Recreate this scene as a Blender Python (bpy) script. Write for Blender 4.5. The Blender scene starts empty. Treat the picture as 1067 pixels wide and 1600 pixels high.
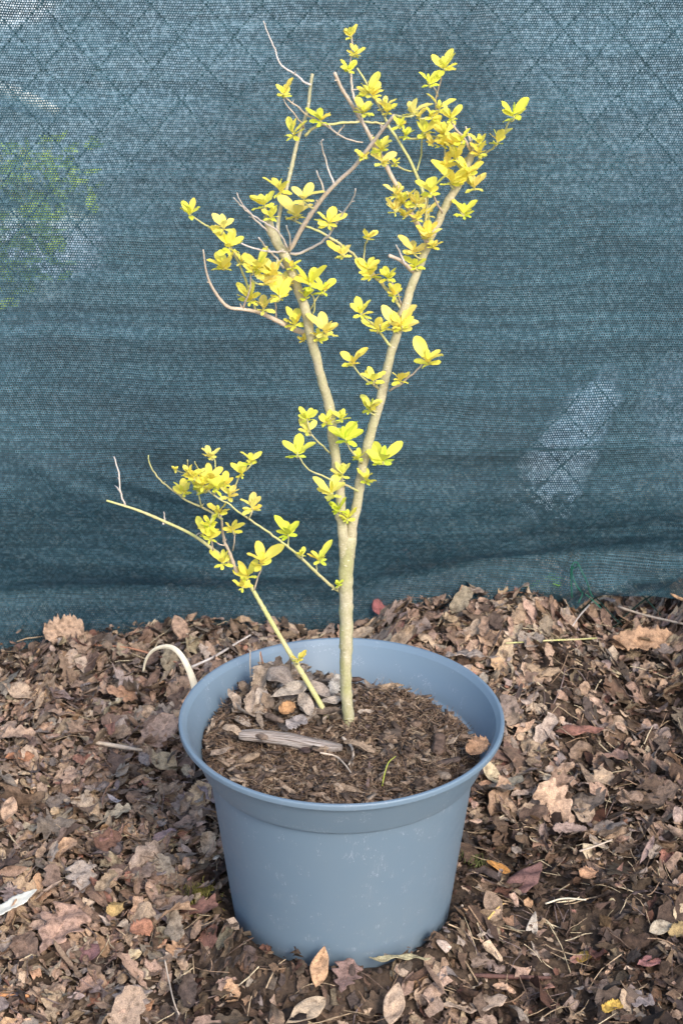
import bpy, math, random
import numpy as np
from mathutils import Vector

rad = math.radians
scn = bpy.context.scene
COL = scn.collection
# ------------------------------------------------------------------ camera
FPX, CX, CY = 2937.0, 533.5, 800.0          # focal length in photo pixels
CAM = np.array([0.0, -1.60, 1.205]); PHI = rad(24.7)
cd = bpy.data.cameras.new("camera"); cam = bpy.data.objects.new("camera", cd); COL.objects.link(cam)
cam.location = CAM; cam.rotation_euler = (math.pi / 2 - PHI, 0, 0)
cd.sensor_fit = 'VERTICAL'; cd.sensor_height = 36; cd.lens = 36 * FPX / 1600
cd.clip_start = 0.05; cd.clip_end = 200
cd.dof.use_dof = True; cd.dof.focus_distance = 1.86; cd.dof.aperture_fstop = 16
scn.camera = cam
# ------------------------------------------------------------------ light
SUN_EL, SUN_AZ = rad(38), rad(155)          # azimuth clockwise from +Y
w = bpy.data.worlds.new("World"); scn.world = w; w.use_nodes = True
nt = w.node_tree; bg = nt.nodes["Background"]
sky = nt.nodes.new("ShaderNodeTexSky"); sky.sky_type = 'NISHITA'; sky.sun_disc = False
sky.sun_elevation = SUN_EL; sky.sun_rotation = SUN_AZ; sky.dust_density = 2.0; sky.air_density = 1.0
nt.links.new(sky.outputs[0], bg.inputs[0]); bg.inputs[1].default_value = 0.15
sl = bpy.data.lights.new("sun", 'SUN'); sl.energy = 1.15; sl.angle = rad(14); sl.color = (1, .93, .84)
so = bpy.data.objects.new("sun", sl); COL.objects.link(so)
sd = Vector((math.sin(SUN_AZ) * math.cos(SUN_EL), math.cos(SUN_AZ) * math.cos(SUN_EL), math.sin(SUN_EL)))
so.rotation_euler = (-sd).to_track_quat('-Z', 'Y').to_euler()
scn.view_settings.view_transform = 'Standard'; scn.view_settings.look = 'None'
scn.view_settings.exposure = 1.36; scn.view_settings.gamma = 1.0
scn.cycles.max_bounces = 8; scn.cycles.transparent_max_bounces = 12

# ------------------------------------------------------------------ maths
def ray(px, py):
    c, s = math.cos(PHI), math.sin(PHI)
    a, b = (px - CX) / FPX, -(py - CY) / FPX
    return np.array([a, c + b * s, -s + b * c])
def at(px, py, Y):                           # point of the sight line at world depth Y
    d = ray(px, py); t = (Y - CAM[1]) / d[1]
    return CAM + d * t
def smooth(x, a, b):
    t = np.clip((x - a) / (b - a), 0, 1); return t * t * (3 - 2 * t)
def vnoise(x, y, seed=0):
    x = np.asarray(x, float) + 1000; y = np.asarray(y, float) + 1000
    xi = np.floor(x); yi = np.floor(y); fx = x - xi; fy = y - yi
    fx = fx * fx * (3 - 2 * fx); fy = fy * fy * (3 - 2 * fy)
    def h(a, b):
        v = np.sin(a * 127.1 + b * 311.7 + seed * 74.7) * 43758.5453
        return v - np.floor(v)
    return (h(xi, yi) * (1 - fx) + h(xi + 1, yi) * fx) * (1 - fy) + (h(xi, yi + 1) * (1 - fx) + h(xi + 1, yi + 1) * fx) * fy
def fbm(x, y, seed=0, o=3):
    s = 0; a = .5
    for i in range(o):
        s = s + a * vnoise(x * 2 ** i, y * 2 ** i, seed + i * 7); a *= .5
    return s / (1 - .5 ** o)

NETY = 0.62
def netlean(z):
    '''how far the cloth stands off its foot line: belly low down, leaning back above'''
    z = np.asarray(z, float); return -.068 * smooth(z, .02, .26) + .30 * np.maximum(z - .32, 0)
# crest of the leaf bank along the net (photo column, photo row) turned into heights
CREST = [(-400, 1000), (-100, 1006), (0, 1006), (62, 1004), (85, 985), (120, 984), (180, 982), (260, 975), (300, 962), (420, 958), (470, 970), (560, 975), (590, 955),
         (635, 912), (700, 918), (820, 916), (868, 936), (900, 962), (960, 985), (1030, 975), (1070, 935), (1500, 935)]
_cx = np.array([at(a, 950, NETY)[0] for a, b in CREST]); _cz = np.array([at(a, b, NETY)[2] for a, b in CREST]) - .012
def height(x, y):
    x = np.asarray(x, float); y = np.asarray(y, float)
    crest = np.interp(x, _cx, _cz)
    h = crest * smooth(y, .16, .58) * (1 - .75 * smooth(y, .75, 1.6))
    h = h + (fbm(x * 9, y * 9, 3) - .5) * .034 + (fbm(x * 34, y * 34, 5) - .5) * .020
    r = np.hypot(x, y)
    near = 1 - smooth(r, .14, .24)
    h = h * (1 - near) + near * (.013 + (fbm(x * 30, y * 30, 12) - .5) * .010)
    front = smooth(-y, -.02, .08)
    h = h + .027 * np.exp(-((r - .130) / .024) ** 2) * (.30 + .70 * front) * (.6 + .6 * fbm(x * 20, y * 20, 9))
    h = h * smooth(r, .085, .108) - .004 * (1 - smooth(r, .085, .108))
    return h
def ground_hit(px, py, lift=0.):
    d = ray(px, py); t = np.linspace(.9, 4.2, 3000)
    P = CAM + d * t[:, None]
    below = P[:, 2] - lift < height(P[:, 0], P[:, 1])
    i = int(np.argmax(below)); return P[i]

# ------------------------------------------------------------------ objects and tags
def tag(o, label=None, cat=None, group=None, kind=None):
    for k, v in (("label", label), ("category", cat), ("group", group), ("kind", kind)):
        if v: o[k] = v
    return o
def empty(name, loc, **kw):
    o = bpy.data.objects.new(name, None); COL.objects.link(o); o.location = loc; o.empty_display_size = .02
    return tag(o, **kw)
def mesh_obj(name, V, F, mats, parent=None, uv=None, col=None, smooth_=True, mi=None):
    """V (n,3) in world space, F list/array of faces (tris or quads, equal length per array or list of arrays)"""
    V = np.asarray(V, np.float32)
    groups = F if isinstance(F, list) and len(F) and isinstance(F[0], np.ndarray) else [np.asarray(F)]
    groups = [g for g in groups if len(g)]
    loops = np.concatenate([g.ravel() for g in groups]).astype(np.int32)
    tot = np.concatenate([np.full(len(g), g.shape[1]) for g in groups]).astype(np.int32)
    st = np.concatenate([[0], np.cumsum(tot)[:-1]]).astype(np.int32)
    me = bpy.data.meshes.new(name)
    me.vertices.add(len(V)); me.vertices.foreach_set("co", V.ravel())
    me.loops.add(len(loops)); me.loops.foreach_set("vertex_index", loops)
    me.polygons.add(len(tot)); me.polygons.foreach_set("loop_start", st); me.polygons.foreach_set("loop_total", tot)
    if smooth_: me.polygons.foreach_set("use_smooth", np.ones(len(tot), bool))
    if mi is not None: me.polygons.foreach_set("material_index", np.asarray(mi, np.int32))
    me.update(calc_edges=True)
    if uv is not None:
        l = me.uv_layers.new(name="UVMap"); l.data.foreach_set("uv", np.asarray(uv, np.float32)[loops].ravel())
    if col is not None:
        c = me.color_attributes.new("Col", 'FLOAT_COLOR', 'POINT')
        a = np.ones((len(V), 4), np.float32); a[:, :3] = col; c.data.foreach_set("color", a.ravel())
    for m in (mats if isinstance(mats, (list, tuple)) else [mats]): me.materials.append(m)
    o = bpy.data.objects.new(name, me); COL.objects.link(o)
    if parent is not None:
        o.parent = parent; o.location = -parent.location
    return o

class Buf:
    """collects pieces (tubes, leaves) that form ONE mesh"""
    def __init__(s): s.V = []; s.T = []; s.Q = []; s.U = []; s.C = []; s.n = 0; s.mt = []; s.mq = []
    def add(s, V, F, uv=None, col=(1, 1, 1), mi=0):
        V = np.asarray(V, float); F = np.asarray(F)
        s.V.append(V); s.U.append(np.zeros((len(V), 2)) if uv is None else uv)
        c = np.asarray(col, float); s.C.append(np.tile(c, (len(V), 1)) if c.ndim == 1 else c)
        if len(F):
            (s.T if F.shape[1] == 3 else s.Q).append(F + s.n); (s.mt if F.shape[1] == 3 else s.mq).append(np.full(len(F), mi))
        s.n += len(V)
    def build(s, name, mats, parent=None, sm=True):
        F = []; mi = []
        if s.T: F.append(np.concatenate(s.T)); mi.append(np.concatenate(s.mt))
        if s.Q: F.append(np.concatenate(s.Q)); mi.append(np.concatenate(s.mq))
        return mesh_obj(name, np.concatenate(s.V), F, mats, parent, np.concatenate(s.U), np.concatenate(s.C), sm, np.concatenate(mi))

def catmull(P, n):
    P = np.asarray(P, float)
    if len(P) < 3:
        t = np.linspace(0, 1, n)[:, None]; return P[0] * (1 - t) + P[-1] * t
    Q = np.vstack([2 * P[0] - P[1], P, 2 * P[-1] - P[-2]])
    d = np.concatenate([[0], np.cumsum(np.linalg.norm(np.diff(P[:, :3], axis=0), axis=1))]); s = np.linspace(0, d[-1], n)
    out = []
    for v in s:
        i = min(max(np.searchsorted(d, v, side='right') - 1, 0), len(P) - 2)
        t = (v - d[i]) / max(d[i + 1] - d[i], 1e-9)
        a, b, c, e = Q[i], Q[i + 1], Q[i + 2], Q[i + 3]
        out.append(.5 * ((2 * b) + (-a + c) * t + (2 * a - 5 * b + 4 * c - e) * t * t + (-a + 3 * b - 3 * c + e) * t ** 3))
    return np.array(out)
def tube(P, R, k=8, cap=True):
    """tube through points P with radii R -> V, list of quad faces (caps as degenerate-free quads fan via centre)"""
    P = np.asarray(P, float); R = np.asarray(R, float) * np.ones(len(P)); n = len(P)
    T = np.gradient(P, axis=0); T /= np.linalg.norm(T, axis=1)[:, None] + 1e-12
    ref = np.array([0, 1, 0.]) if abs(T[0][1]) < .9 else np.array([1, 0, 0.])
    u = np.cross(T[0], ref); u /= np.linalg.norm(u); V = []
    a = np.linspace(0, 2 * math.pi, k, endpoint=False)
    for i in range(n):
        u = u - T[i] * np.dot(u, T[i]); u /= np.linalg.norm(u) + 1e-12; v = np.cross(T[i], u)
        V.append(P[i] + R[i] * (np.cos(a)[:, None] * u + np.sin(a)[:, None] * v))
    V = np.concatenate(V)
    F = [(i * k + j, i * k + (j + 1) % k, (i + 1) * k + (j + 1) % k, (i + 1) * k + j) for i in range(n - 1) for j in range(k)]
    if cap:
        b = len(V); V = np.vstack([V, P[0] - T[0] * R[0] * .3, P[-1] + T[-1] * R[-1] * .3])
        F += [(b, (j + 1) % k, j, j) for j in range(0)]
    F = np.array(F)
    uv = np.zeros((len(V), 2)); uv[:n * k, 0] = np.tile(np.arange(k) / k, n); uv[:n * k, 1] = np.repeat(np.linspace(0, 1, n), k)
    if cap:
        C = np.array([(b, (j + 1) % k, j) for j in range(k)] + [(b + 1, (n - 1) * k + j, (n - 1) * k + (j + 1) % k) for j in range(k)])
        return V, F, C, uv
    return V, F, None, uv
def add_tube(buf, P, R, k=8, col=(1, 1, 1), mi=0):
    V, F, C, uv = tube(P, R, k)
    n0 = buf.n; buf.add(V, F, uv, col, mi)
    buf.T.append(C + n0); buf.mt.append(np.full(len(C), mi))

# ------------------------------------------------------------------ materials
def newmat(name, rough=.7, spec=.3):
    m = bpy.data.materials.new(name); m.use_nodes = True; t = m.node_tree
    b = t.nodes["Principled BSDF"]; b.inputs["Roughness"].default_value = rough; b.inputs["Specular IOR Level"].default_value = spec
    return m, t, b
def N(t, kind, **kw):
    n = t.nodes.new(kind)
    for k, v in kw.items():
        if k in ("operation", "blend_type", "data_type", "noise_dimensions", "attribute_name", "layer_name", "feature", "vector_type"): setattr(n, k, v)
        else:
            n.inputs[k].default_value = v
    return n
def L(t, a, b): t.links.new(a, b)
def math_(t, op, a, b=None, clamp=False):
    n = t.nodes.new("ShaderNodeMath"); n.operation = op; n.use_clamp = clamp
    for i, v in enumerate((a, b)):
        if v is None: continue
        if isinstance(v, (int, float)): n.inputs[i].default_value = v
        else: L(t, v, n.inputs[i])
    return n.outputs[0]
def ramp(t, fac, stops):
    r = t.nodes.new("ShaderNodeValToRGB"); e = r.color_ramp.elements
    while len(e) < len(stops): e.new(.5)
    for i, (p, c) in enumerate(stops):
        e[i].position = p; e[i].color = (*c, 1) if len(c) == 3 else c
    L(t, fac, r.inputs[0]); return r.outputs[0]
def noise(t, scale, detail=4, vec=None, rough=.55, dist=0):
    n = N(t, "ShaderNodeTexNoise", Scale=scale, Detail=detail, Roughness=rough, Distortion=dist)
    if vec is not None: L(t, vec, n.inputs["Vector"])
    return n.outputs["Fac"]
def mixc(t, blend, fac, a, b):
    n = t.nodes.new("ShaderNodeMix"); n.data_type = 'RGBA'; n.blend_type = blend
    if isinstance(fac, (int, float)): n.inputs[0].default_value = fac
    else: L(t, fac, n.inputs[0])
    for i, v in ((6, a), (7, b)):
        if isinstance(v, tuple): n.inputs[i].default_value = (*v, 1)
        else: L(t, v, n.inputs[i])
    return n.outputs[2]
def bump(t, b, h, strength, dist):
    n = t.nodes.new("ShaderNodeBump"); n.inputs["Strength"].default_value = strength; n.inputs["Distance"].default_value = dist
    L(t, h, n.inputs["Height"]); L(t, n.outputs[0], b.inputs["Normal"])
def geo(t): return t.nodes.new("ShaderNodeNewGeometry").outputs["Position"]

def mat_litter(name="dry_leaf", rough=.72):
    m, t, b = newmat(name, rough, .25)
    at_ = t.nodes.new("ShaderNodeAttribute"); at_.attribute_name = "Col"; p = geo(t)
    n1 = noise(t, 160, 4, p); n2 = noise(t, 900, 3, p, .7)
    v = ramp(t, n1, [(.32, (.48, .46, .45)), (.5, (1, 1, 1)), (.68, (1.30, 1.28, 1.25))])
    c = mixc(t, 'MULTIPLY', 1.0, at_.outputs["Color"], v)
    v2 = ramp(t, n2, [(.35, (.55, .53, .50)), (.6, (1.15, 1.15, 1.15))])
    c = mixc(t, 'MULTIPLY', .9, c, v2)
    # midrib and side veins laid out along the blade (u across, v along)
    uv = t.nodes.new("ShaderNodeUVMap"); uv.uv_map = "UVMap"; sp = t.nodes.new("ShaderNodeSeparateXYZ"); L(t, uv.outputs[0], sp.inputs[0])
    au = math_(t, 'ABSOLUTE', math_(t, 'SUBTRACT', sp.outputs[0], .5))
    rib = math_(t, 'LESS_THAN', au, .022)
    sv = math_(t, 'ADD', math_(t, 'MULTIPLY', sp.outputs[1], 9), math_(t, 'MULTIPLY', au, -7))
    sv = math_(t, 'LESS_THAN', math_(t, 'ABSOLUTE', math_(t, 'SUBTRACT', math_(t, 'FRACT', sv), .5)), .05)
    has = math_(t, 'GREATER_THAN', sp.outputs[1], .001)
    vein = math_(t, 'MULTIPLY', has, math_(t, 'MAXIMUM', rib, math_(t, 'MULTIPLY', sv, .45)))
    c = mixc(t, 'MIX', math_(t, 'MULTIPLY', vein, .4), c, mixc(t, 'MULTIPLY', 1.0, c, (1.5, 1.42, 1.3)))
    L(t, c, b.inputs["Base Color"])
    hgt = math_(t, 'ADD', math_(t, 'MULTIPLY', n1, .8), math_(t, 'ADD', math_(t, 'MULTIPLY', n2, .35), math_(t, 'MULTIPLY', vein, .25)))
    bump(t, b, hgt, .8, .0022)
    return m
M_LEAF = mat_litter()

def mat_humus(name, lo, hi, scale=120):
    m, t, b = newmat(name, .9, .15); p = geo(t)
    n1 = noise(t, scale, 6, p, .7); n2 = noise(t, 18, 3, p)
    c = ramp(t, n1, [(.3, lo), (.55, tuple((a + c_) / 2 for a, c_ in zip(lo, hi))), (.75, hi)])
    c = mixc(t, 'MULTIPLY', .6, c, ramp(t, n2, [(.3, (.6, .6, .6)), (.7, (1.3, 1.25, 1.2))]))
    L(t, c, b.inputs["Base Color"]); bump(t, b, n1, .9, .006); return m
M_HUMUS = mat_humus("humus", (.012, .008, .006), (.07, .045, .03))
M_SOIL = mat_humus("compost", (.015, .010, .007), (.10, .065, .045), 200)

def mat_bark(name, base, alt, spot, rough=.62):
    m, t, b = newmat(name, rough, .3); p = geo(t)
    mp = t.nodes.new("ShaderNodeMapping"); mp.inputs["Scale"].default_value = (1, 1, .35); L(t, p, mp.inputs[0])
    n1 = noise(t, 75, 5, mp.outputs[0], .65); n2 = noise(t, 420, 3, p, .65)
    mp2 = t.nodes.new("ShaderNodeMapping"); mp2.inputs["Scale"].default_value = (1, 1, 3.2); L(t, p, mp2.inputs[0])
    vo = N(t, "ShaderNodeTexVoronoi", Scale=140); L(t, mp2.outputs[0], vo.inputs["Vector"])
    c = mixc(t, 'MIX', ramp(t, n1, [(.38, (0, 0, 0)), (.62, (1, 1, 1))]), base, alt)
    c = mixc(t, 'MIX', math_(t, 'MULTIPLY', math_(t, 'LESS_THAN', vo.outputs["Distance"], .17), .75), c, spot)
    c = mixc(t, 'MULTIPLY', .7, c, ramp(t, n2, [(.3, (.72, .7, .66)), (.65, (1.12, 1.12, 1.12))]))
    L(t, c, b.inputs["Base Color"])
    bump(t, b, math_(t, 'ADD', math_(t, 'MULTIPLY', n2, .6), math_(t, 'MULTIPLY', math_(t, 'SUBTRACT', 1.0, vo.outputs["Distance"]), .5)), .35, .001)
    return m
M_TRUNK = mat_bark("bark_trunk", (.32, .31, .15), (.42, .38, .26), (.60, .56, .44))
M_LIMB = mat_bark("bark_limb", (.36, .34, .20), (.43, .38, .26), (.60, .55, .43))
M_TWIG = mat_bark("bark_twig", (.52, .43, .34), (.46, .37, .29), (.55, .46, .36))
M_GREEN = mat_bark("bark_young", (.46, .46, .18), (.46, .41, .22), (.52, .48, .28))
M_GREY = mat_bark("bark_dead", (.56, .50, .45), (.46, .40, .36), (.6, .55, .5))

def mat_foliage():
    m, t, b = newmat("yellow_foliage", .55, .22); p = geo(t)
    at_ = t.nodes.new("ShaderNodeAttribute"); at_.attribute_name = "Col"
    n1 = noise(t, 120, 3, p)
    c = mixc(t, 'MULTIPLY', .5, at_.outputs["Color"], ramp(t, n1, [(.3, (.90, .93, .7)), (.7, (1.04, 1.03, 1.15))]))
    uv = t.nodes.new("ShaderNodeUVMap"); uv.uv_map = "UVMap"; sp = t.nodes.new("ShaderNodeSeparateXYZ"); L(t, uv.outputs[0], sp.inputs[0])
    au = math_(t, 'ABSOLUTE', math_(t, 'SUBTRACT', sp.outputs[0], .5))
    rib = ramp(t, au, [(0.0, (1, 1, 1)), (.07, (0, 0, 0))])
    c = mixc(t, 'MIX', math_(t, 'MULTIPLY', rib, .3), c, (.74, .74, .14))
    edge = ramp(t, au, [(.43, (0, 0, 0)), (.5, (1, 1, 1))])
    c = mixc(t, 'MIX', math_(t, 'MULTIPLY', edge, .3), c, (.85, .60, .08))
    L(t, c, b.inputs["Base Color"]); bump(t, b, math_(t, 'MULTIPLY', rib, -1.0), .5, .0008)
    tr = t.nodes.new("ShaderNodeBsdfTranslucent"); L(t, c, tr.inputs[0])
    mx = t.nodes.new("ShaderNodeMixShader"); mx.inputs[0].default_value = .38
    L(t, b.outputs[0], mx.inputs[1]); L(t, tr.outputs[0], mx.inputs[2]); L(t, mx.outputs[0], t.nodes["Material Output"].inputs[0])
    return m
M_FOL = mat_foliage()

def mat_pot():
    m, t, b = newmat("blue_grey_plastic", .42, .45); p = geo(t)
    n1 = noise(t, 6, 3, p); n2 = noise(t, 60, 5, p, .7); n3 = noise(t, 700, 2, p)
    c = mixc(t, 'MIX', ramp(t, n1, [(.35, (0, 0, 0)), (.65, (1, 1, 1))]), (.122, .178, .236), (.136, .186, .234))
    # dried splash marks and dust low on the wall
    vz = t.nodes.new("ShaderNodeSeparateXYZ"); L(t, p, vz.inputs[0])
    low = ramp(t, vz.outputs[2], [(.02, (1, 1, 1)), (.09, (.35, .35, .35)), (.24, (.16, .16, .16))])
    dust = math_(t, 'MULTIPLY', ramp(t, n2, [(.52, (0, 0, 0)), (.70, (1, 1, 1))]), math_(t, 'MULTIPLY', low, .15))
    c = mixc(t, 'MIX', dust, c, (.34, .33, .31))
    vo = N(t, "ShaderNodeTexVoronoi", Scale=45); L(t, p, vo.inputs["Vector"])
    dots = math_(t, 'LESS_THAN', vo.outputs["Distance"], .045)
    c = mixc(t, 'MIX', math_(t, 'MULTIPLY', dots, .2), c, (.45, .47, .5))
    mp = t.nodes.new("ShaderNodeMapping"); mp.inputs["Rotation"].default_value = (.6, .3, .5); mp.inputs["Scale"].default_value = (9, 9, 1.2); L(t, p, mp.inputs[0])
    sc = noise(t, 30, 2, mp.outputs[0])
    scr = math_(t, 'MULTIPLY', math_(t, 'LESS_THAN', math_(t, 'ABSOLUTE', math_(t, 'SUBTRACT', sc, .5)), .010), math_(t, 'GREATER_THAN', n2, .58))
    c = mixc(t, 'MIX', math_(t, 'MULTIPLY', scr, .4), c, (.38, .42, .5))
    L(t, c, b.inputs["Base Color"])
    L(t, ramp(t, n2, [(.3, (.36, .36, .36)), (.7, (.52, .52, .52))]), b.inputs["Roughness"])
    bump(t, b, math_(t, 'ADD', math_(t, 'MULTIPLY', n3, .3), math_(t, 'MULTIPLY', n1, 1.5)), .12, .002)
    return m
M_POT = mat_pot()

def mat_net():
    m, t, b = newmat("knitted_shade_net", .5, .35)
    tc = t.nodes.new("ShaderNodeTexCoord"); p = tc.outputs["UV"]; sp = t.nodes.new("ShaderNodeSeparateXYZ"); L(t, p, sp.inputs[0])   # UV in metres along the cloth
    w1 = math_(t, 'MULTIPLY', math_(t, 'SUBTRACT', noise(t, 7, 2, p), .5), .010)
    w2 = math_(t, 'MULTIPLY', math_(t, 'SUBTRACT', noise(t, 60, 2, p), .5), .0012)
    z = math_(t, 'ADD', math_(t, 'ADD', sp.outputs[1], w1), w2); x = math_(t, 'ADD', sp.outputs[0], w2)
    rz = math_(t, 'MULTIPLY', z, 1 / .0029); rx = math_(t, 'MULTIPLY', x, 1 / .0030)
    row = math_(t, 'FLOOR', rz); odd = math_(t, 'MULTIPLY', math_(t, 'MODULO', row, 2), .5)
    rx = math_(t, 'ADD', rx, odd)
    cell = t.nodes.new("ShaderNodeCombineXYZ"); L(t, math_(t, 'FLOOR', rx), cell.inputs[0]); L(t, row, cell.inputs[1])
    wn = t.nodes.new("ShaderNodeTexWhiteNoise"); L(t, cell.outputs[0], wn.inputs["Vector"])
    rowv = t.nodes.new("ShaderNodeTexWhiteNoise"); rowv.noise_dimensions = '1D'; L(t, row, rowv.inputs["W"])
    dz = math_(t, 'ABSOLUTE', math_(t, 'SUBTRACT', math_(t, 'FRACT', rz), .5)); dx = math_(t, 'ABSOLUTE', math_(t, 'SUBTRACT', math_(t, 'FRACT', rx), .5))
    # gap in the knit, wider for some stitches
    mps = t.nodes.new("ShaderNodeMapping"); mps.inputs["Scale"].default_value = (2.5, 30, 1); L(t, p, mps.inputs[0])
    streak = noise(t, 1.4, 4, mps.outputs[0])
    size = math_(t, 'ADD', math_(t, 'MULTIPLY', math_(t, 'POWER', wn.outputs["Value"], 3.0), .15), math_(t, 'MULTIPLY', streak, .20))
    size = math_(t, 'ADD', size, .160)
    gap = math_(t, 'LESS_THAN', math_(t, 'ADD', math_(t, 'MULTIPLY', dz, 1.0), math_(t, 'MULTIPLY', dx, .9)), size)
    # thread: thicker along the rows, uneven colour
    prof = math_(t, 'MULTIPLY', math_(t, 'ADD', math_(t, 'MULTIPLY', dz, 1.2), math_(t, 'MULTIPLY', dx, 1.2)), 1.0)
    c = ramp(t, wn.outputs["Value"], [(0, (.019, .050, .061)), (.6, (.034, .082, .102)), (1.0, (.088, .162, .190))])
    c = mixc(t, 'MULTIPLY', .8, c, ramp(t, streak, [(.3, (.70, .72, .74)), (.7, (1.28, 1.26, 1.26))]))
    c = mixc(t, 'MULTIPLY', .35, c, ramp(t, rowv.outputs["Value"], [(0, (.5, .5, .5)), (1, (1.5, 1.5, 1.5))]))
    blot = noise(t, 5, 4, p)
    c = mixc(t, 'MULTIPLY', .8, c, ramp(t, blot, [(.3, (.68, .73, .76)), (.7, (1.3, 1.25, 1.25))]))
    L(t, c, b.inputs["Base Color"]); bump(t, b, prof, .8, .0012)
    tr = t.nodes.new("ShaderNodeBsdfTranslucent"); L(t, mixc(t, 'MULTIPLY', 1.0, c, (1.2, 1.6, 1.7)), tr.inputs[0])
    mx = t.nodes.new("ShaderNodeMixShader"); mx.inputs[0].default_value = .22; L(t, b.outputs[0], mx.inputs[1]); L(t, tr.outputs[0], mx.inputs[2])
    tp = t.nodes.new("ShaderNodeBsdfTransparent")
    m2 = t.nodes.new("ShaderNodeMixShader"); L(t, gap, m2.inputs[0]); L(t, mx.outputs[0], m2.inputs[1]); L(t, tp.outputs[0], m2.inputs[2])
    L(t, m2.outputs[0], t.nodes["Material Output"].inputs[0]); return m
M_NET = mat_net()

def mat_plain(name, c, rough=.6, var=.25, scale=60, spec=.3, bm=.3):
    m, t, b = newmat(name, rough, spec); p = geo(t); n1 = noise(t, scale, 4, p, .6)
    lo = tuple(v * (1 - var) for v in c); hi = tuple(min(1, v * (1 + var)) for v in c)
    L(t, ramp(t, n1, [(.3, lo), (.7, hi)]), b.inputs["Base Color"]); bump(t, b, n1, bm, .002); return m
M_WIRE = mat_plain("green_coated_wire", (.012, .035, .030), .45, .2)
M_TIE = mat_plain("green_tie", (.01, .09, .06), .35, .2)
M_STRAP = mat_plain("cream_strap", (.62, .55, .42), .55, .15, 90)
M_WHITE = mat_plain("weathered_white", (.58, .56, .48), .7, .25, 90)
M_STONE = mat_plain("pale_stone", (.46, .48, .46), .85, .45, 22)
M_FAR = mat_plain("far_gravel", (.30, .36, .40), .9, .5, 2.5)

# ------------------------------------------------------------------ ground
def grid_sheet(name, x0, x1, y0, y1, nx, ny, mat, hf, **kw):
    xs = np.linspace(x0, x1, nx); ys = np.linspace(y0, y1, ny); X, Y = np.meshgrid(xs, ys)
    Z = hf(X, Y); V = np.stack([X, Y, Z], -1).reshape(-1, 3)
    i = np.arange(ny - 1)[:, None] * nx + np.arange(nx - 1)[None, :]; i = i.ravel()
    F = np.stack([i, i + 1, i + nx + 1, i + nx], -1)
    return tag(mesh_obj(name, V, F, mat), **kw)
def gpt(px, py):
    d = ray(px, py); t = (0.0 - CAM[2]) / d[2]; return CAM + d * t
def _glow_spot(px, py, wpx, p0, p1, k):
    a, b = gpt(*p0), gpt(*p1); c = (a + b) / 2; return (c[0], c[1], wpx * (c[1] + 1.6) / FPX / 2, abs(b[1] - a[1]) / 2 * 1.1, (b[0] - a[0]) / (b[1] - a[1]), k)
GLOW_SPOTS = [_glow_spot(0, 0, 130, (815, 850), (945, 590), .95), _glow_spot(0, 0, 210, (60, 455), (70, 300), .8), _glow_spot(0, 0, 190, (10, 45), (10, -20), .8), _glow_spot(0, 0, 150, (1060, 760), (1060, 560), .35)]  # pale ground spots standing in for sunlit patches of the net
def mat_ground():
    m, t, b = newmat("ground_beyond", .9, .15); p = geo(t); sp = t.nodes.new("ShaderNodeSeparateXYZ"); L(t, p, sp.inputs[0])
    n0 = noise(t, 3, 5, p, .65); n1 = noise(t, 70, 6, p, .7)
    c = ramp(t, n1, [(.3, (.030, .021, .015)), (.55, (.075, .052, .037)), (.75, (.13, .095, .065))])
    far = math_(t, 'ADD', math_(t, 'MULTIPLY', sp.outputs[1], .16), math_(t, 'MULTIPLY', math_(t, 'SUBTRACT', n0, .5), .9))
    g = ramp(t, noise(t, 9, 6, p, .75), [(.25, (.17, .22, .23)), (.5, (.25, .31, .33)), (.75, (.34, .41, .44))])
    far = math_(t, 'ADD', far, math_(t, 'MULTIPLY', math_(t, 'SUBTRACT', math_(t, 'ABSOLUTE', math_(t, 'SUBTRACT', sp.outputs[0], .15)), .55), .75))
    c = mixc(t, 'MIX', ramp(t, far, [(.30, (0, 0, 0)), (.78, (1, 1, 1))]), c, g)
    wob = math_(t, 'MULTIPLY', math_(t, 'SUBTRACT', noise(t, 8, 5, p, .6), .5), 1.5)
    for (cx, cy, ax, ay, sh, k) in GLOW_SPOTS:      # sun glow on the net, painted as pale ground colour
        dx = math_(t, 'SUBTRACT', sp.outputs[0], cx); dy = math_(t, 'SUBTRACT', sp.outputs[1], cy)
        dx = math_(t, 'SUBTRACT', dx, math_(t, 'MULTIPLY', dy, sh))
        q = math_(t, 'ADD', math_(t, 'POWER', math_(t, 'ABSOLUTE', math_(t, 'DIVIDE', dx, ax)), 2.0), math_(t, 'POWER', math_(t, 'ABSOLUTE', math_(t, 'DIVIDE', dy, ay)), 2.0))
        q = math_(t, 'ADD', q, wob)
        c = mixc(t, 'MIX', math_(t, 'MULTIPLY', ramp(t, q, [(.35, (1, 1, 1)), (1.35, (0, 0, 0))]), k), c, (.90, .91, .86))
    L(t, c, b.inputs["Base Color"]); bump(t, b, n1, .9, .006); return m
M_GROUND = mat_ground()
def gz(X, Y):
    return height(X, Y)
grid_sheet("ground", -3.2, 3.2, -2.8, 9.5, 640, 820, M_GROUND, gz, kind="structure")

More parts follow.
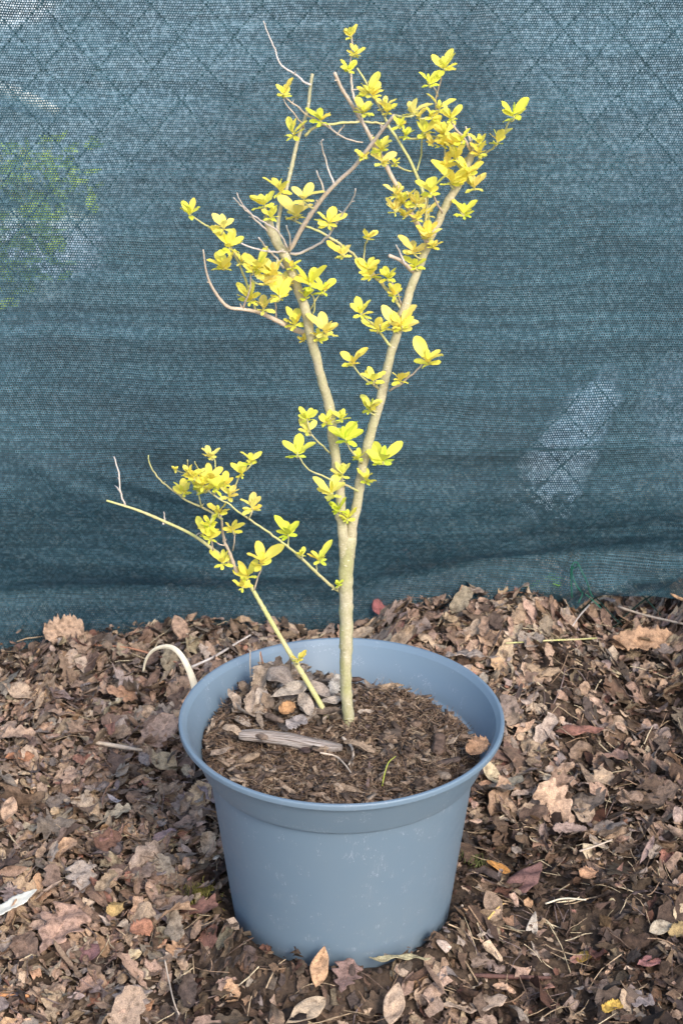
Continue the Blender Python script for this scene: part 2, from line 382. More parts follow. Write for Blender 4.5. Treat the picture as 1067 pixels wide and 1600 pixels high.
# ------------------------------------------------------------------ leaf shapes
RNG = np.random.default_rng(11)
def bend(V, kx, ky):
    """roll a flat blade: kx curvature along x, ky curvature along y (1/m)"""
    V = V.copy()
    if abs(ky) > 1e-6:
        y = V[:, 1]; z = V[:, 2]; R = 1 / ky; V[:, 1] = (R - z) * np.sin(y / R); V[:, 2] = R - (R - z) * np.cos(y / R)
    if abs(kx) > 1e-6:
        x = V[:, 0]; z = V[:, 2]; R = 1 / kx; V[:, 0] = (R - z) * np.sin(x / R); V[:, 2] = R - (R - z) * np.cos(x / R)
    return V
def blade(Ln, W, style, nu, nv, rng, kx=0, ky=0, fold=0., crumple=0., stalk=False):
    t = np.linspace(0, 1, nu)
    if style == 'oak':
        env = np.sin(np.pi * np.clip(t, 0, 1) ** 1.25) ** .62 * (.55 + .55 * t)
        f = rng.uniform(3.2, 4.3); ph = rng.uniform(0, 6.28)
        def side(ph2):
            l = np.cos(2 * np.pi * f * t + ph + ph2); return env * (1 + .30 * np.sign(l) * np.abs(l) ** .7) + rng.normal(0, .02, nu) * env
        a, b = side(0), side(rng.uniform(-.8, .8))
    elif style == 'torn':
        env = np.sin(np.pi * np.clip(t * .9 + .05, 0, 1)) ** .5
        a = env * (1 + rng.normal(0, .16, nu)); b = env * (1 + rng.normal(0, .16, nu))
    elif style == 'strip':
        env = np.clip(np.minimum(t * 5 + .15, (1 - t) * 3 + .1), 0, 1); a = env * (1 + rng.normal(0, .08, nu)); b = a * (1 + rng.normal(0, .1, nu))
    else:
        pw = rng.uniform(.8, 1.3); env = np.sin(np.pi * t ** pw) ** .85; a = env.copy(); b = env.copy()
    a[0] = b[0] = .03; a[-1] = b[-1] = .03
    s = np.linspace(-1, 1, nv)
    Y = np.where(s[None, :] < 0, s[None, :] * a[:, None], s[None, :] * b[:, None]) * W / 2
    X = np.repeat(t[:, None], nv, 1) * Ln - Ln / 2 + (np.abs(s)[None, :] * .04 * Ln if style != 'strip' else 0)
    cf = 1. if Ln < .5 else .06
    Z = np.abs(Y) * fold + crumple * (np.sin(X * rng.uniform(90, 200) * cf + rng.uniform(0, 6)) * np.cos(Y * rng.uniform(90, 220) * cf + rng.uniform(0, 6)) + .7 * np.sin((X + Y) * rng.uniform(150, 320) * cf + rng.uniform(0, 6)))
    V = np.stack([X, Y, Z], -1).reshape(-1, 3)
    uv = np.stack([np.repeat((s[None, :] * .5 + .5), nu, 0), np.repeat(t[:, None] * .98 + .01, nv, 1)], -1).reshape(-1, 2)
    i = (np.arange(nu - 1)[:, None] * nv + np.arange(nv - 1)[None, :]).ravel()
    F = np.stack([i, i + nv, i + nv + 1, i + 1], -1)
    V = bend(V, kx, ky)
    return V, F, uv
def frag(R, n, rng, kx=0, ky=0, stretch=1.):
    th = np.linspace(0, 2 * np.pi, n, endpoint=False) + rng.uniform(0, .6, n)
    r = R * rng.uniform(.32, 1.2, n)
    o = np.stack([np.cos(th) * r * stretch, np.sin(th) * r, np.zeros(n)], -1)
    mid = o * rng.uniform(.4, .62); mid[:, 2] += rng.normal(0, R * .16, n); o[:, 2] += rng.normal(0, R * .12, n)
    V = np.vstack([[0, 0, rng.normal(0, R * .06)], mid, o]); V = bend(V, kx, ky)
    j = np.arange(n); k = (j + 1) % n
    F = np.vstack([np.stack([np.zeros(n, int), 1 + j, 1 + k], -1), np.stack([1 + j, 1 + n + j, 1 + n + k], -1), np.stack([1 + j, 1 + n + k, 1 + k], -1)])
    return V, F, np.zeros((len(V), 2))
def rotm(az, tilt, tdir, roll=0):
    """rotation: spin about z by az, then tip by tilt about a horizontal axis at tdir"""
    c, s = math.cos(az), math.sin(az); A = np.array([[c, -s, 0], [s, c, 0], [0, 0, 1]])
    k = np.array([math.cos(tdir), math.sin(tdir), 0]); K = np.array([[0, -k[2], k[1]], [k[2], 0, -k[0]], [-k[1], k[0], 0]])
    B = np.eye(3) + math.sin(tilt) * K + (1 - math.cos(tilt)) * K @ K
    return B @ A

PAL = np.array([(.40, .27, .185), (.35, .235, .175), (.25, .165, .115), (.46, .33, .225), (.30, .235, .20), (.16, .105, .08),
                (.40, .24, .14), (.22, .175, .165), (.56, .44, .30), (.31, .15, .11), (.085, .06, .048)])
PW_ = np.array([.20, .19, .15, .12, .13, .08, .04, .05, .05, .03, .03])
PW_ = PW_ / PW_.sum()
def wet(x, y):
    """0 dry and leafy .. 1 dark crumbly humus"""
    n = fbm(x * 7, y * 7, 21)
    v = smooth(n, .52, .70) * .75
    v = v + smooth(x, .03, .20) * smooth(-y, -.16, .02) * .70
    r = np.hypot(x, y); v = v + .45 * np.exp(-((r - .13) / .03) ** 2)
    return np.clip(v, 0, 1)
def in_view(x, y):
    k = (y + 1.6) * .2 + .05
    return np.abs(x) < k

def litter():
    rng = np.random.default_rng(5); big = Buf()
    T = {}
    T['oak'] = [blade(1, rng.uniform(.5, .68), 'oak', 23, 5, rng, kx=rng.uniform(-1.2, 1.8), ky=rng.uniform(-2, 3), fold=rng.uniform(-.1, .35), crumple=rng.uniform(.015, .05)) for _ in range(14)]
    T['ov'] = [blade(1, rng.uniform(.3, .55), 'ovate', 9, 5, rng, kx=rng.uniform(-1.6, 1.8), ky=rng.uniform(-3, 6), fold=rng.uniform(-.1, .5), crumple=rng.uniform(.0, .03)) for _ in range(10)]
    T['torn'] = [blade(1, rng.uniform(.45, .8), 'torn', 13, 6, rng, kx=rng.uniform(-2.2, 2.6), ky=rng.uniform(-4, 5), fold=rng.uniform(-.2, .4), crumple=rng.uniform(.02, .08)) for _ in range(20)]
    T['fr'] = [frag(.5, rng.integers(7, 11), rng, rng.uniform(-3.4, 3.4), rng.uniform(-3.4, 3.4), rng.uniform(.8, 2.4)) for _ in range(60)]
    T['cr'] = [(lambda n: (np.vstack([[0, 0, .25], np.stack([np.cos(np.arange(n) / n * 6.283) * rng.uniform(.3, .6, n), np.sin(np.arange(n) / n * 6.283) * rng.uniform(.3, .6, n), rng.uniform(-.15, .1, n)], -1)]),
                np.array([(0, 1 + j, 1 + (j + 1) % n) for j in range(n)]), np.zeros((n + 1, 2))))(5) for _ in range(12)]
    def scatter(kind, count, smin, smax, lift, tiltsd, wetp, ybounds=(-.5, .72), xw=.85, power=1.6, dark=0.):
        x = rng.uniform(-xw, xw, count); y = rng.uniform(*ybounds, count)
        W = wet(x, y); keep = (rng.random(count) > W * wetp) & (np.hypot(x, y) > .118 + (.25 * smin)) & (in_view(x, y) | (rng.random(count) < .45))
        keep &= np.abs(y - NETY) > smin * .3
        x, y, W = x[keep], y[keep], W[keep]; n = len(x); h = height(x, y)
        e = .004; gx = (height(x + e, y) - height(x - e, y)) / (2 * e); gy = (height(x, y + e) - height(x, y - e)) / (2 * e)
        S = smin + (smax - smin) * rng.random(n) ** power
        S = np.where(y > .5, np.minimum(S, .036), S)
        ci = rng.choice(len(PAL), n, p=PW_); C = PAL[ci] * rng.uniform(.55, 1.2, (n, 1)); C = (C * .90 + C.mean(1, keepdims=True) * .10) * 1.04 * np.array((1.0, .985, .95)); C = np.minimum(C, np.where((y > .5)[:, None], (.36, .28, .21), (.46, .37, .29))) * (1 + rng.normal(0, .025, (n, 3)))
        hum = (rng.random(n) < W * .95 + dark)[:, None]
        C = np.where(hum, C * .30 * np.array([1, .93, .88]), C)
        near_pot = np.hypot(x, y) < .20
        if smax > .025: C = np.where(((ci == 8) & (S > .022))[:, None], C * .62, C)
        Z = h + rng.random(n) ** 1.5 * lift
        for i in range(n):
            V, F, uv = T[kind][rng.integers(len(T[kind]))]
            tl = abs(rng.normal(0, tiltsd)); M = rotm(rng.uniform(0, 6.283), min(tl, 1.5), rng.uniform(0, 6.283))
            s = S[i]; P = (V * s) @ M.T
            P[:, 2] += P[:, 0] * gx[i] + P[:, 1] * gy[i]
            P += (x[i], y[i], Z[i] + s * .28 * math.sin(min(tl, 1.2)))
            if near_pot[i] and (np.hypot(P[:, 0], P[:, 1]) < .1125 + .115 * np.maximum(P[:, 2] - .012, 0)).any(): continue
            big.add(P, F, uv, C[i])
    scatter('cr', 26000, .003, .009, .006, .5, 0.0, dark=.25)
    scatter('fr', 30000, .006, .020, .016, .6, .40, power=2)
    scatter('torn', 8500, .012, .034, .016, .5, .70, power=1.8)
    scatter('torn', 900, .030, .050, .020, .55, .7)
    scatter('ov', 1100, .018, .045, .018, .55, .7)
    scatter('oak', 1500, .030, .062, .018, .45, .92, power=1.3)
    # stalks, needles and fine twigs
    n = 4500; x = rng.uniform(-.8, .8, n); y = rng.uniform(-.5, .7, n)
    for i in range(n):
        if math.hypot(x[i], y[i]) < .14: continue
        ln = rng.uniform(.012, .05); a = rng.uniform(0, 6.28); c = rng.normal(0, .25); r = rng.uniform(.0003, .0009)
        s = np.linspace(-.5, .5, 5); P = np.stack([x[i] + s * ln * math.cos(a) - c * s * s * ln * math.sin(a), y[i] + s * ln * math.sin(a) + c * s * s * ln * math.cos(a), np.zeros(5)], -1)
        P[:, 2] = height(P[:, 0], P[:, 1]) + rng.uniform(.004, .016) + s * rng.normal(0, .35) * ln
        V, F, C_, uv = tube(P, [r, r, r, r * .9, r * .5], 4, False)
        cc = [(.42, .31, .20), (.30, .20, .13), (.55, .45, .30), (.12, .08, .06), (.20, .15, .14)][rng.integers(5)]
        big.add(V, F, None, np.array(cc) * rng.uniform(.7, 1.1))
    # the strip of litter beyond the net, sunlight painted in at right, darker elsewhere
    def beyond(kind, count, smin, smax):
        x = rng.uniform(-.8, .9, count); y = .685 + rng.random(count) ** 1.3 * .40
        for i in range(count):
            V, F, uv = T[kind][rng.integers(len(T[kind]))]; s = rng.uniform(smin, smax)
            P = (V * s) @ rotm(rng.uniform(0, 6.283), abs(rng.normal(0, .4)), rng.uniform(0, 6.283)).T + (x[i], y[i], float(height(x[i], y[i])) + rng.uniform(0, .012))
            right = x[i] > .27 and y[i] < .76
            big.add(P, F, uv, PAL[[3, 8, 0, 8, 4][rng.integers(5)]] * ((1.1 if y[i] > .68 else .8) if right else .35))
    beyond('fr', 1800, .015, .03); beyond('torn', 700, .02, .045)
    return tag(big.build("leaf_litter", M_LEAF), kind="stuff", label="brown carpet of dead leaves, stalks and crumbled bits covering the ground", cat="leaf litter")
litter()

# ------------------------------------------------------------------ net and fence behind
def seg_ridge(X, Z, p1, p2, wd, amp):
    a = at(*p1, NETY)[[0, 2]]; b = at(*p2, NETY)[[0, 2]]; d = b - a; Ls = np.hypot(*d); d = d / Ls
    s = (X - a[0]) * d[0] + (Z - a[1]) * d[1]; q = -(X - a[0]) * d[1] + (Z - a[1]) * d[0]
    fade = smooth(s, -.04, .05) * (1 - smooth(s, Ls - .05, Ls + .05))
    return amp * np.exp(-(q / wd) ** 2) * fade
HEM = [(-600, 1060), (840, 1040), (880, 990), (900, 948), (915, 934), (935, 922), (960, 919), (1000, 924), (1067, 936), (1200, 950), (1500, 960)]
def net_y(X, Z):
    Y = NETY + netlean(Z) + (fbm(X * 2.2, Z * 1.6, 31) - .5) * .035 + (fbm(X * 8, Z * 12, 33, 2) - .5) * .006
    Y = Y + .0025 * np.sin(Z * 95 + 3 * fbm(X * 2, Z * 3, 40)) * fbm(X * 3, Z * 3, 41)
    for r in [((120, 690), (420, 775), .012, -.010), ((20, 670), (200, 760), .02, -.008), ((560, 905), (1067, 825), .02, .014), ((620, 950), (1067, 875), .022, -.022),
              ((760, 830), (1067, 790), .014, .008), ((700, 870), (1100, 850), .008, .006), ((640, 640), (1067, 610), .03, -.006), ((0, 860), (560, 900), .03, -.010), ((0, 930), (520, 900), .014, .008),
              ((380, 235), (425, 275), .006, -.008), ((390, 275), (412, 262), .005, .007), ((60, 20), (180, 190), .008, -.006), ((430, 590), (760, 640), .02, .006), ((895, 880), (1000, 930), .012, -.012), ((893, 885), (860, 940), .010, -.010)]:
        Y = Y + seg_ridge(X, Z, *r)
    return Y
def build_net():
    nx, nz = 560, 260; xs = np.linspace(-2.2, 2.2, nx)
    hemz = np.interp(xs, [at(a, 930, NETY)[0] for a, b in HEM], [at(a, b, NETY)[2] for a, b in HEM])
    top = 1.62; u = np.linspace(0, 1, nz)
    X = np.repeat(xs[None, :], nz, 0); Z = hemz[None, :] + (top - hemz[None, :]) * u[:, None]
    Y = net_y(X, Z)
    V = np.stack([X, Y, Z], -1).reshape(-1, 3)
    i = (np.arange(nz - 1)[:, None] * nx + np.arange(nx - 1)[None, :]).ravel()
    F = np.stack([i, i + 1, i + nx + 1, i + nx], -1)
    uv = np.stack([X, Z * 1.0], -1).reshape(-1, 2)
    return tag(mesh_obj("shade_net", V, F, M_NET, uv=uv), label="dark blue-green knitted shade netting hung behind the potted shrub", cat="netting")
build_net()
def build_fence():
    b = Buf(); p, hh = .0665, .0365; x0 = at(865, 706, NETY)[0]; z0 = at(865, 706, NETY)[2]
    for k in range(-32, 33):
        n = 46; j = np.arange(-28, n - 28)
        X = x0 + k * p + np.where(j % 2 == 0, 0, p / 2) * 1.0 - 0; Z = z0 + j * hh
        Y = np.maximum(net_y(X, Z), NETY + netlean(Z) - .01) + .016 + np.where(j % 2 == 0, .0015, -.0015)
        P = np.stack([X + .004 * np.sin(Z * 5), Y, Z + .004 * np.sin(X * 7)], -1)
        P = P[(P[:, 2] > -.03) & (P[:, 2] < 1.6)]; V, F, C, uv = tube(P, .0014, 5, False); b.add(V, F, uv)
        X2 = x0 + k * p + np.where(j % 2 == 0, 0, -p / 2)
        P = np.stack([X2 + .004 * np.sin(Z * 5), Y + .002, Z + .004 * np.sin(X2 * 7)], -1)
        P = P[(P[:, 2] > -.03) & (P[:, 2] < 1.6)]; V, F, C, uv = tube(P, .0014, 5, False); b.add(V, F, uv)
    f = empty("chain_link_fence", (0, NETY + .02, 0), label="green chain-link fence showing as faint diamonds through the shade netting", cat="fence")
    b.build("wire_mesh", M_WIRE, f)
    for zz in (at(900, 676, NETY)[2], 1.55):
        c = Buf(); xs = np.linspace(-2.2, 2.2, 60); add_tube(c, np.stack([xs, np.maximum(net_y(xs, np.full(60, zz)), NETY + float(netlean(zz)) - .01) + .014, zz + .004 * np.sin(xs * 3)], -1), .0018, 6); c.build("tension_wire", M_WIRE, f)
build_fence()
# green tie that gathers the hem
tb = Buf()
for P in ([(893, 934), (892, 905), (892, 884), (896, 878), (902, 881), (908, 892), (915, 905), (921, 925), (926, 934)],
          [(893, 884), (894, 900), (899, 912), (906, 922), (910, 930), (903, 942)], [(914, 928), (926, 940), (938, 949)], [(892, 884), (897, 890), (902, 882)]):
    pts = np.array([at(a, b_, NETY - .056) for a, b_ in P]); pts[:, 1] += .004 * np.sin(np.arange(len(P)) * 1.9); add_tube(tb, catmull(pts, 28), .0008, 6)
tag(tb.build("wire_tie", M_TIE), label="green wire tie looped through the bottom hem of the netting", cat="tie")

# things seen dimly through the net
def rock(name, c, s, seed, mat):
    n, k = 14, 22; th = np.linspace(.02, math.pi - .02, n); ph = np.linspace(0, 2 * math.pi, k, endpoint=False)
    A, B = np.meshgrid(ph, th); r = 1 + 1.0 * (fbm(np.cos(A) * 2 + 5 + seed, np.sin(A) * 2 + B * 1.2, seed) - .5)
    V = np.stack([r * np.sin(B) * np.cos(A) * s[0] + c[0], r * np.sin(B) * np.sin(A) * s[1] + c[1], r * np.cos(B) * s[2] + c[2]], -1).reshape(-1, 3)
    F = np.array([(i * k + j, i * k + (j + 1) % k, (i + 1) * k + (j + 1) % k, (i + 1) * k + j)[::-1] for i in range(n - 1) for j in range(k)])
    return mesh_obj(name, V, F, mat)
def gpt(px, py):
    d = ray(px, py); t = (0.0 - CAM[2]) / d[2]; return CAM + d * t
def weeds(px, py, rx, n, label, sz=.05):
    g = gpt(px, py); rng = np.random.default_rng(int(px) + 3); b = Buf(); l = Buf()
    root = empty("weed_plant", (g[0], g[1], 0), label=label, cat="weed")
    for i in range(10):
        a = rng.uniform(0, 6.28); r = rng.uniform(.2, 1) * rx; P = catmull([(g[0] + r * .2 * math.cos(a), g[1] + r * .2 * math.sin(a), -.01), (g[0] + r * .6 * math.cos(a), g[1] + r * .6 * math.sin(a), .08), (g[0] + r * math.cos(a), g[1] + r * math.sin(a), .13)], 6)
        add_tube(b, P, .002, 5)
    for i in range(n):
        a = rng.uniform(0, 6.28); r = rx * math.sqrt(rng.random()); V, F, uv = blade(sz, sz * .5, 'ovate', 6, 3, rng, ky=10)
        P = V @ rotm(rng.uniform(0, 6.28), rng.normal(0, .6), rng.uniform(0, 6.28)).T + (g[0] + r * math.cos(a), g[1] + r * math.sin(a), rng.uniform(.0, .15))
        l.add(P, F, uv, np.array((.50, .62, .06)) * rng.uniform(.6, 1.3))
    b.build("stem", M_GREEN, root); l.build("foliage", M_FOL, root)
weeds(60, 322, .15, 150, "upper of two yellow-green weeds glimpsed through the netting at left")
weeds(20, 452, .13, 120, "lower of two yellow-green weeds glimpsed through the netting at left")
g1, g2 = gpt(-40, 150), gpt(90, 195); pb = Buf(); add_tube(pb, [g1 + (0, 0, .04), (g1 + g2) / 2 + (0, 0, .05), g2 + (0, 0, .04)], [.022, .022, .012], 12)
tag(pb.build("white_post", M_WHITE), label="white post lying beyond the netting, a bright streak through its weave", cat="post")

# ------------------------------------------------------------------ pot
ZR = .249
def lathe(prof, k=128):
    P = np.array(prof, float); n = len(P); a = np.linspace(0, 2 * math.pi, k, endpoint=False)
    V = np.stack([P[:, 0][:, None] * np.cos(a), P[:, 0][:, None] * np.sin(a), np.repeat(P[:, 1][:, None], k, 1)], -1).reshape(-1, 3)
    V[:, 0] *= 1.0; V[:, 1] *= 1.0
    F = np.array([(i * k + j, i * k + (j + 1) % k, (i + 1) * k + (j + 1) % k, (i + 1) * k + j) for i in range(n - 1) for j in range(k)])
    return V, F
def fillet(pts, r=.002, m=4):
    out = [pts[0]]
    for i in range(1, len(pts) - 1):
        a, b, c = map(np.array, (pts[i - 1], pts[i], pts[i + 1])); u = a - b; v = c - b; lu, lv = np.linalg.norm(u), np.linalg.norm(v)
        q = min(r, lu * .45, lv * .45); p0 = b + u / lu * q; p1 = b + v / lv * q
        for t in np.linspace(0, 1, m): out.append(tuple((1 - t) ** 2 * p0 + 2 * t * (1 - t) * b + t * t * p1))
    out.append(pts[-1]); return out
pot = empty("plant_pot", (0, 0, 0), label="round blue-grey plastic plant pot standing on dead leaves", cat="plant pot")
V, F = lathe(fillet([(.0, .008), (.105, .008), (.1098, .012), (.1325, .2010), (.1338, .2024), (.1376, .2030), (.1390, .2046), (.1540, .2424)], .0010))
mesh_obj("outer_wall", V, F, M_POT, pot)
V, F = lathe(fillet([(.1535, .2420), (.1592, .2424), (.1601, .2434), (.1601, .2478), (.1594, ZR), (.1566, ZR), (.1555, .2478), (.1520, .2440)], .0008))
mesh_obj("rim", V, F, M_POT, pot)
V, F = lathe(fillet([(.1520, .2440), (.1370, .2090), (.1310, .2080), (.1298, .2060), (.1050, .010)], .0014))
mesh_obj("inner_wall", V, F, M_POT, pot)

# ------------------------------------------------------------------ soil in the pot
def soilz(x, y):
    x = np.asarray(x, float); y = np.asarray(y, float); r = np.hypot(x, y)
    z = .2160 + (fbm(x * 22, y * 22, 51) - .5) * .018 + (fbm(x * 80, y * 80, 53) - .5) * .015
    z = z + .012 * np.exp(-(((x + .06) / .05) ** 2 + ((y - .045) / .04) ** 2)) + .007 * np.exp(-(((x - .06) / .05) ** 2 + ((y - .05) / .04) ** 2))
    back = smooth(y + .5 * x, .03, .11)
    z = z + .017 * np.exp(-(((x + .062) / .045) ** 2 + ((y - .088) / .034) ** 2)) - .013 * smooth(r, .112, .134) * back - .003 * smooth(r, .12, .14)
    return z
def soil():
    n, k = 60, 150; rs = np.linspace(0.0005, .1388, n); a = np.linspace(0, 2 * math.pi, k, endpoint=False)
    R, A = np.meshgrid(rs, a, indexing='ij'); X = R * np.cos(A); Y = R * np.sin(A); Z = soilz(X, Y)
    V = np.stack([X, Y, Z], -1).reshape(-1, 3)
    F = np.array([(i * k + j, (i + 1) * k + j, (i + 1) * k + (j + 1) % k, i * k + (j + 1) % k) for i in range(n - 1) for j in range(k)])
    tag(mesh_obj("potting_soil", V, F, M_SOIL), kind="stuff", label="dark crumbly compost filling the blue-grey pot", cat="soil")
    b = Buf(); rng = np.random.default_rng(77)
    fr = [frag(.5, 7, rng, rng.uniform(-1.5, 1.5), rng.uniform(-1.5, 1.5), rng.uniform(.8, 2.2)) for _ in range(20)]
    def rp():
        r = .137 * math.sqrt(rng.random()); t = rng.uniform(0, 6.283); return r * math.cos(t), r * math.sin(t)
    for i in range(11000):
        x, y = rp(); s = rng.uniform(.0022, .0075); V, F, uv = fr[rng.integers(20)]
        left = x < -.01 and y > -.03
        c = np.array([(.10, .067, .048), (.17, .115, .08), (.05, .035, .028), (.26, .19, .135), (.13, .10, .10)][rng.choice(5, p=[.34, .26, .22, .12, .06])])
        if left: c = c * 1.45
        P = (V * s) @ rotm(rng.uniform(0, 6.28), abs(rng.normal(0, .7)), rng.uniform(0, 6.28)).T + (x, y, float(soilz(x, y)) + rng.uniform(0, .004))
        if np.hypot(P[:, 0], P[:, 1]).max() < .1385: b.add(P, F, None, c)
    for i in range(1100):
        x, y = rp(); s = rng.uniform(.008, .020)
        if x > 0 and rng.random() < .65: continue
        V, F, uv = fr[rng.integers(20)]
        c = np.array([(.20, .14, .10), (.26, .19, .13), (.07, .05, .04), (.30, .23, .17)][rng.choice(4)])
        P = (V * s * (1, .5, 1)) @ rotm(rng.uniform(0, 6.28), abs(rng.normal(0, .5)), rng.uniform(0, 6.28)).T + (x, y, float(soilz(x, y)) + rng.uniform(.001, .006))
        if np.hypot(P[:, 0], P[:, 1]).max() < .1385: b.add(P, F, None, c)
    for i in range(6500):          # fibres
        x, y = rp(); ln = rng.uniform(.005, .020); a = rng.uniform(0, 6.28); cv = rng.normal(0, .7); r = rng.uniform(.00016, .0004)
        s = np.linspace(-.5, .5, 5); P = np.stack([x + s * ln * math.cos(a) - cv * s * s * ln * math.sin(a), y + s * ln * math.sin(a) + cv * s * s * ln * math.cos(a), np.zeros(5)], -1)
        P[:, 2] = float(soilz(x, y)) + rng.uniform(.001, .006) + s * rng.normal(0, .45) * ln + rng.normal(0, .0006, 5)
        if np.hypot(P[:, 0], P[:, 1]).max() > .139: continue
        V, F, C_, uv = tube(P, [r, r, r, r, r * .5], 3, False)
        b.add(V, F, None, np.array([(.20, .13, .085), (.30, .21, .14), (.12, .08, .055), (.40, .31, .21)][rng.choice(4, p=[.4, .25, .25, .1])]))
    def rr(): 
        r = .128 * math.sqrt(rng.random()); t = rng.uniform(0, 6.283); return r * math.cos(t), r * math.sin(t)
    for i in range(110):           # clods
        x, y = rr(); sz = rng.uniform(.003, .008); n_, k_ = 6, 9; th = np.linspace(.1, math.pi - .1, n_); ph = np.linspace(0, 6.283, k_, endpoint=False); A, B = np.meshgrid(ph, th)
        rr_ = sz * rng.uniform(.6, 1.25, A.shape); V = np.stack([rr_ * np.sin(B) * np.cos(A), rr_ * np.sin(B) * np.sin(A) * rng.uniform(.6, 1), rr_ * np.cos(B) * .7], -1).reshape(-1, 3) + (x, y, float(soilz(x, y)) + sz * .35)
        F = np.array([(a * k_ + j, (a + 1) * k_ + j, (a + 1) * k_ + (j + 1) % k_, a * k_ + (j + 1) % k_) for a in range(n_ - 1) for j in range(k_)])
        b.add(V, F, None, np.array((.09, .062, .045)) * rng.uniform(.5, 1.6))
    for i in range(240):           # bark slivers
        x, y = rr(); ln = rng.uniform(.008, .022); wd = rng.uniform(.0012, .0035); s_ = np.array([(-.5, -.5), (.5, -.3), (.5, .3), (-.5, .5)])
        q = np.array([(a * ln * rng.uniform(.8, 1), c_ * wd * 2, h_) for h_ in (0, .0016) for a, c_ in s_]); F = np.array([(3, 2, 1, 0), (4, 5, 6, 7), (0, 1, 5, 4), (1, 2, 6, 5), (2, 3, 7, 6), (3, 0, 4, 7)])
        P = q @ rotm(rng.uniform(0, 6.28), rng.normal(0, .35), rng.uniform(0, 6.28)).T + (x, y, float(soilz(x, y)) + rng.uniform(.002, .007))
        if np.hypot(P[:, 0], P[:, 1]).max() < .1385: b.add(P, F, None, np.array([(.13, .09, .065), (.07, .048, .036), (.22, .16, .115), (.30, .235, .18)][rng.choice(4, p=[.35, .3, .23, .12])]))
    tag(b.build("compost_debris", M_LEAF), kind="stuff", label="bark crumbs and root fibres over the compost in the pot", cat="debris")
soil()
def heap():
    # the drift of dry curled leaf pieces on the pot's left side
    b = Buf(); rng = np.random.default_rng(41)
    for i in range(330):
        x, y = rng.normal(-.060, .032), rng.normal(.068, .030)
        if math.hypot(x, y) > .124 or y < .012 or math.hypot(x, y - .01) < .014: continue
        ln = rng.uniform(.012, .034); st = ['torn', 'ovate', 'strip', 'torn'][rng.integers(4)]
        V, F, uv = blade(ln, ln * rng.uniform(.22, .55), st, 14, 6, rng, rng.uniform(-1.5, 1.8) / ln, rng.uniform(-1.5, 5) / ln, rng.uniform(0, .5), .0010)
        P = V @ rotm(rng.uniform(0, 6.28), min(1.4, abs(rng.normal(0, .7))), rng.uniform(0, 6.28)).T + (x, y, float(soilz(x, y)) + rng.uniform(.002, .012))
        if np.hypot(P[:, 0], P[:, 1]).max() > .137: continue
        b.add(P, F, uv, np.array([(.36, .30, .25), (.28, .22, .17), (.42, .35, .29), (.20, .15, .115), (.33, .24, .17)][rng.integers(5)]) * rng.uniform(.4, 1.15))
    tag(b.build("dry_leaf_pieces", M_LEAF), kind="stuff", label="drift of curled dry leaf pieces on the compost left of the trunk", cat="debris")
heap()
def soil_hit(px, py, lift=0.):
    d = ray(px, py); t = np.linspace(1.3, 2.2, 4000); P = CAM + d * t[:, None]
    return P[int(np.argmax(P[:, 2] - lift < soilz(P[:, 0], P[:, 1])))]

# ------------------------------------------------------------------ the shrub
def z1(x, y): return (380 + x / 2.223, 20 + y / 2.223)
def z2(x, y): return (260 + x / 2.425, 260 + y / 2.425)
def z3(x, y): return (150 + x / 1.94, 600 + y / 1.94)
base = at(545, 1130, .032)
shrub = empty("potted_shrub", tuple(base), label="bare-stemmed young shrub with bright yellow leaf clusters growing in the pot", cat="shrub")
BR = []   # name, pts(px), Y0, Y1, r0, r1, material
def br(name, pts, Y0, Y1, r0, r1, mat): BR.append([name, pts, Y0, Y1, r0, r1, mat])
Z1 = lambda *p: [z1(*q) for q in p]
Z2 = lambda *p: [z2(*q) for q in p]
Z3 = lambda *p: [z3(*q) for q in p]
br("trunk", [(545, 1134), (543, 1105), (541, 1060), (541, 1000), (540, 950), (540, 900), (543, 858), (546, 838)], soil_hit(545, 1130)[1], .030, .0063, .0078, M_TRUNK)
br("limb", [(539, 872), (537, 830), (535, 780), (530, 725), (520, 660), (513, 625), (497, 565), (486, 524), (478, 495), (462, 450), (446, 408), (432, 378), (418, 343)], .030, -.01, .0062, .0050, M_LIMB)
br("limb", [(546, 872), (551, 825), (559, 790), (571, 735), (583, 680), (596, 631), (607, 585), (619, 540), (633, 491), (650, 435), (667, 392), (691, 336), (713, 289), (728, 258), (742, 225)], .030, .045, .0066, .0042, M_LIMB)
br("stem", [(514, 1126), (505, 1108), (480, 1065), (455, 1024), (425, 973), (403, 935), (388, 910), (366, 885), (335, 860), (300, 835), (258, 815), (215, 797), (167, 782)], soil_hit(513, 1123)[1], .03, .0034, .0012, M_GREEN)
DEAD = M_GREY
br("branch", Z2((525, 632), (480, 615), (430, 590), (385, 568), (340, 550), (290, 541), (230, 530), (178, 465), (152, 400), (140, 315)), .02, -.05, .0034, .0007, M_TWIG)
br("branch", Z2((460, 322), (478, 300), (510, 240), (555, 170), (600, 110), (655, 52), (712, 0)) + Z1((450, 450), (488, 400), (525, 355)), .0, -.06, .0026, .0017, M_TWIG)
br("branch", [(438, 396), (434, 360), (438, 327), (446, 300)] + Z1((165, 550), (178, 490), (190, 440), (208, 385), (225, 330), (232, 265), (240, 212)), .0, .06, .0024, .0018, M_LIMB)
br("branch", [(667, 378)] + Z1((605, 735), (585, 700), (560, 660), (535, 605), (510, 560), (490, 520), (460, 470), (430, 410), (395, 350), (365, 300), (340, 260), (317, 208)), .03, -.04, .0028, .0017, M_TWIG)
br("branch", Z1((650, 760), (643, 720), (638, 680), (620, 610), (600, 560), (578, 510), (560, 480), (530, 430), (505, 395), (490, 360), (440, 270), (420, 230), (395, 192)), .04, .07, .0022, .0009, M_GREEN)
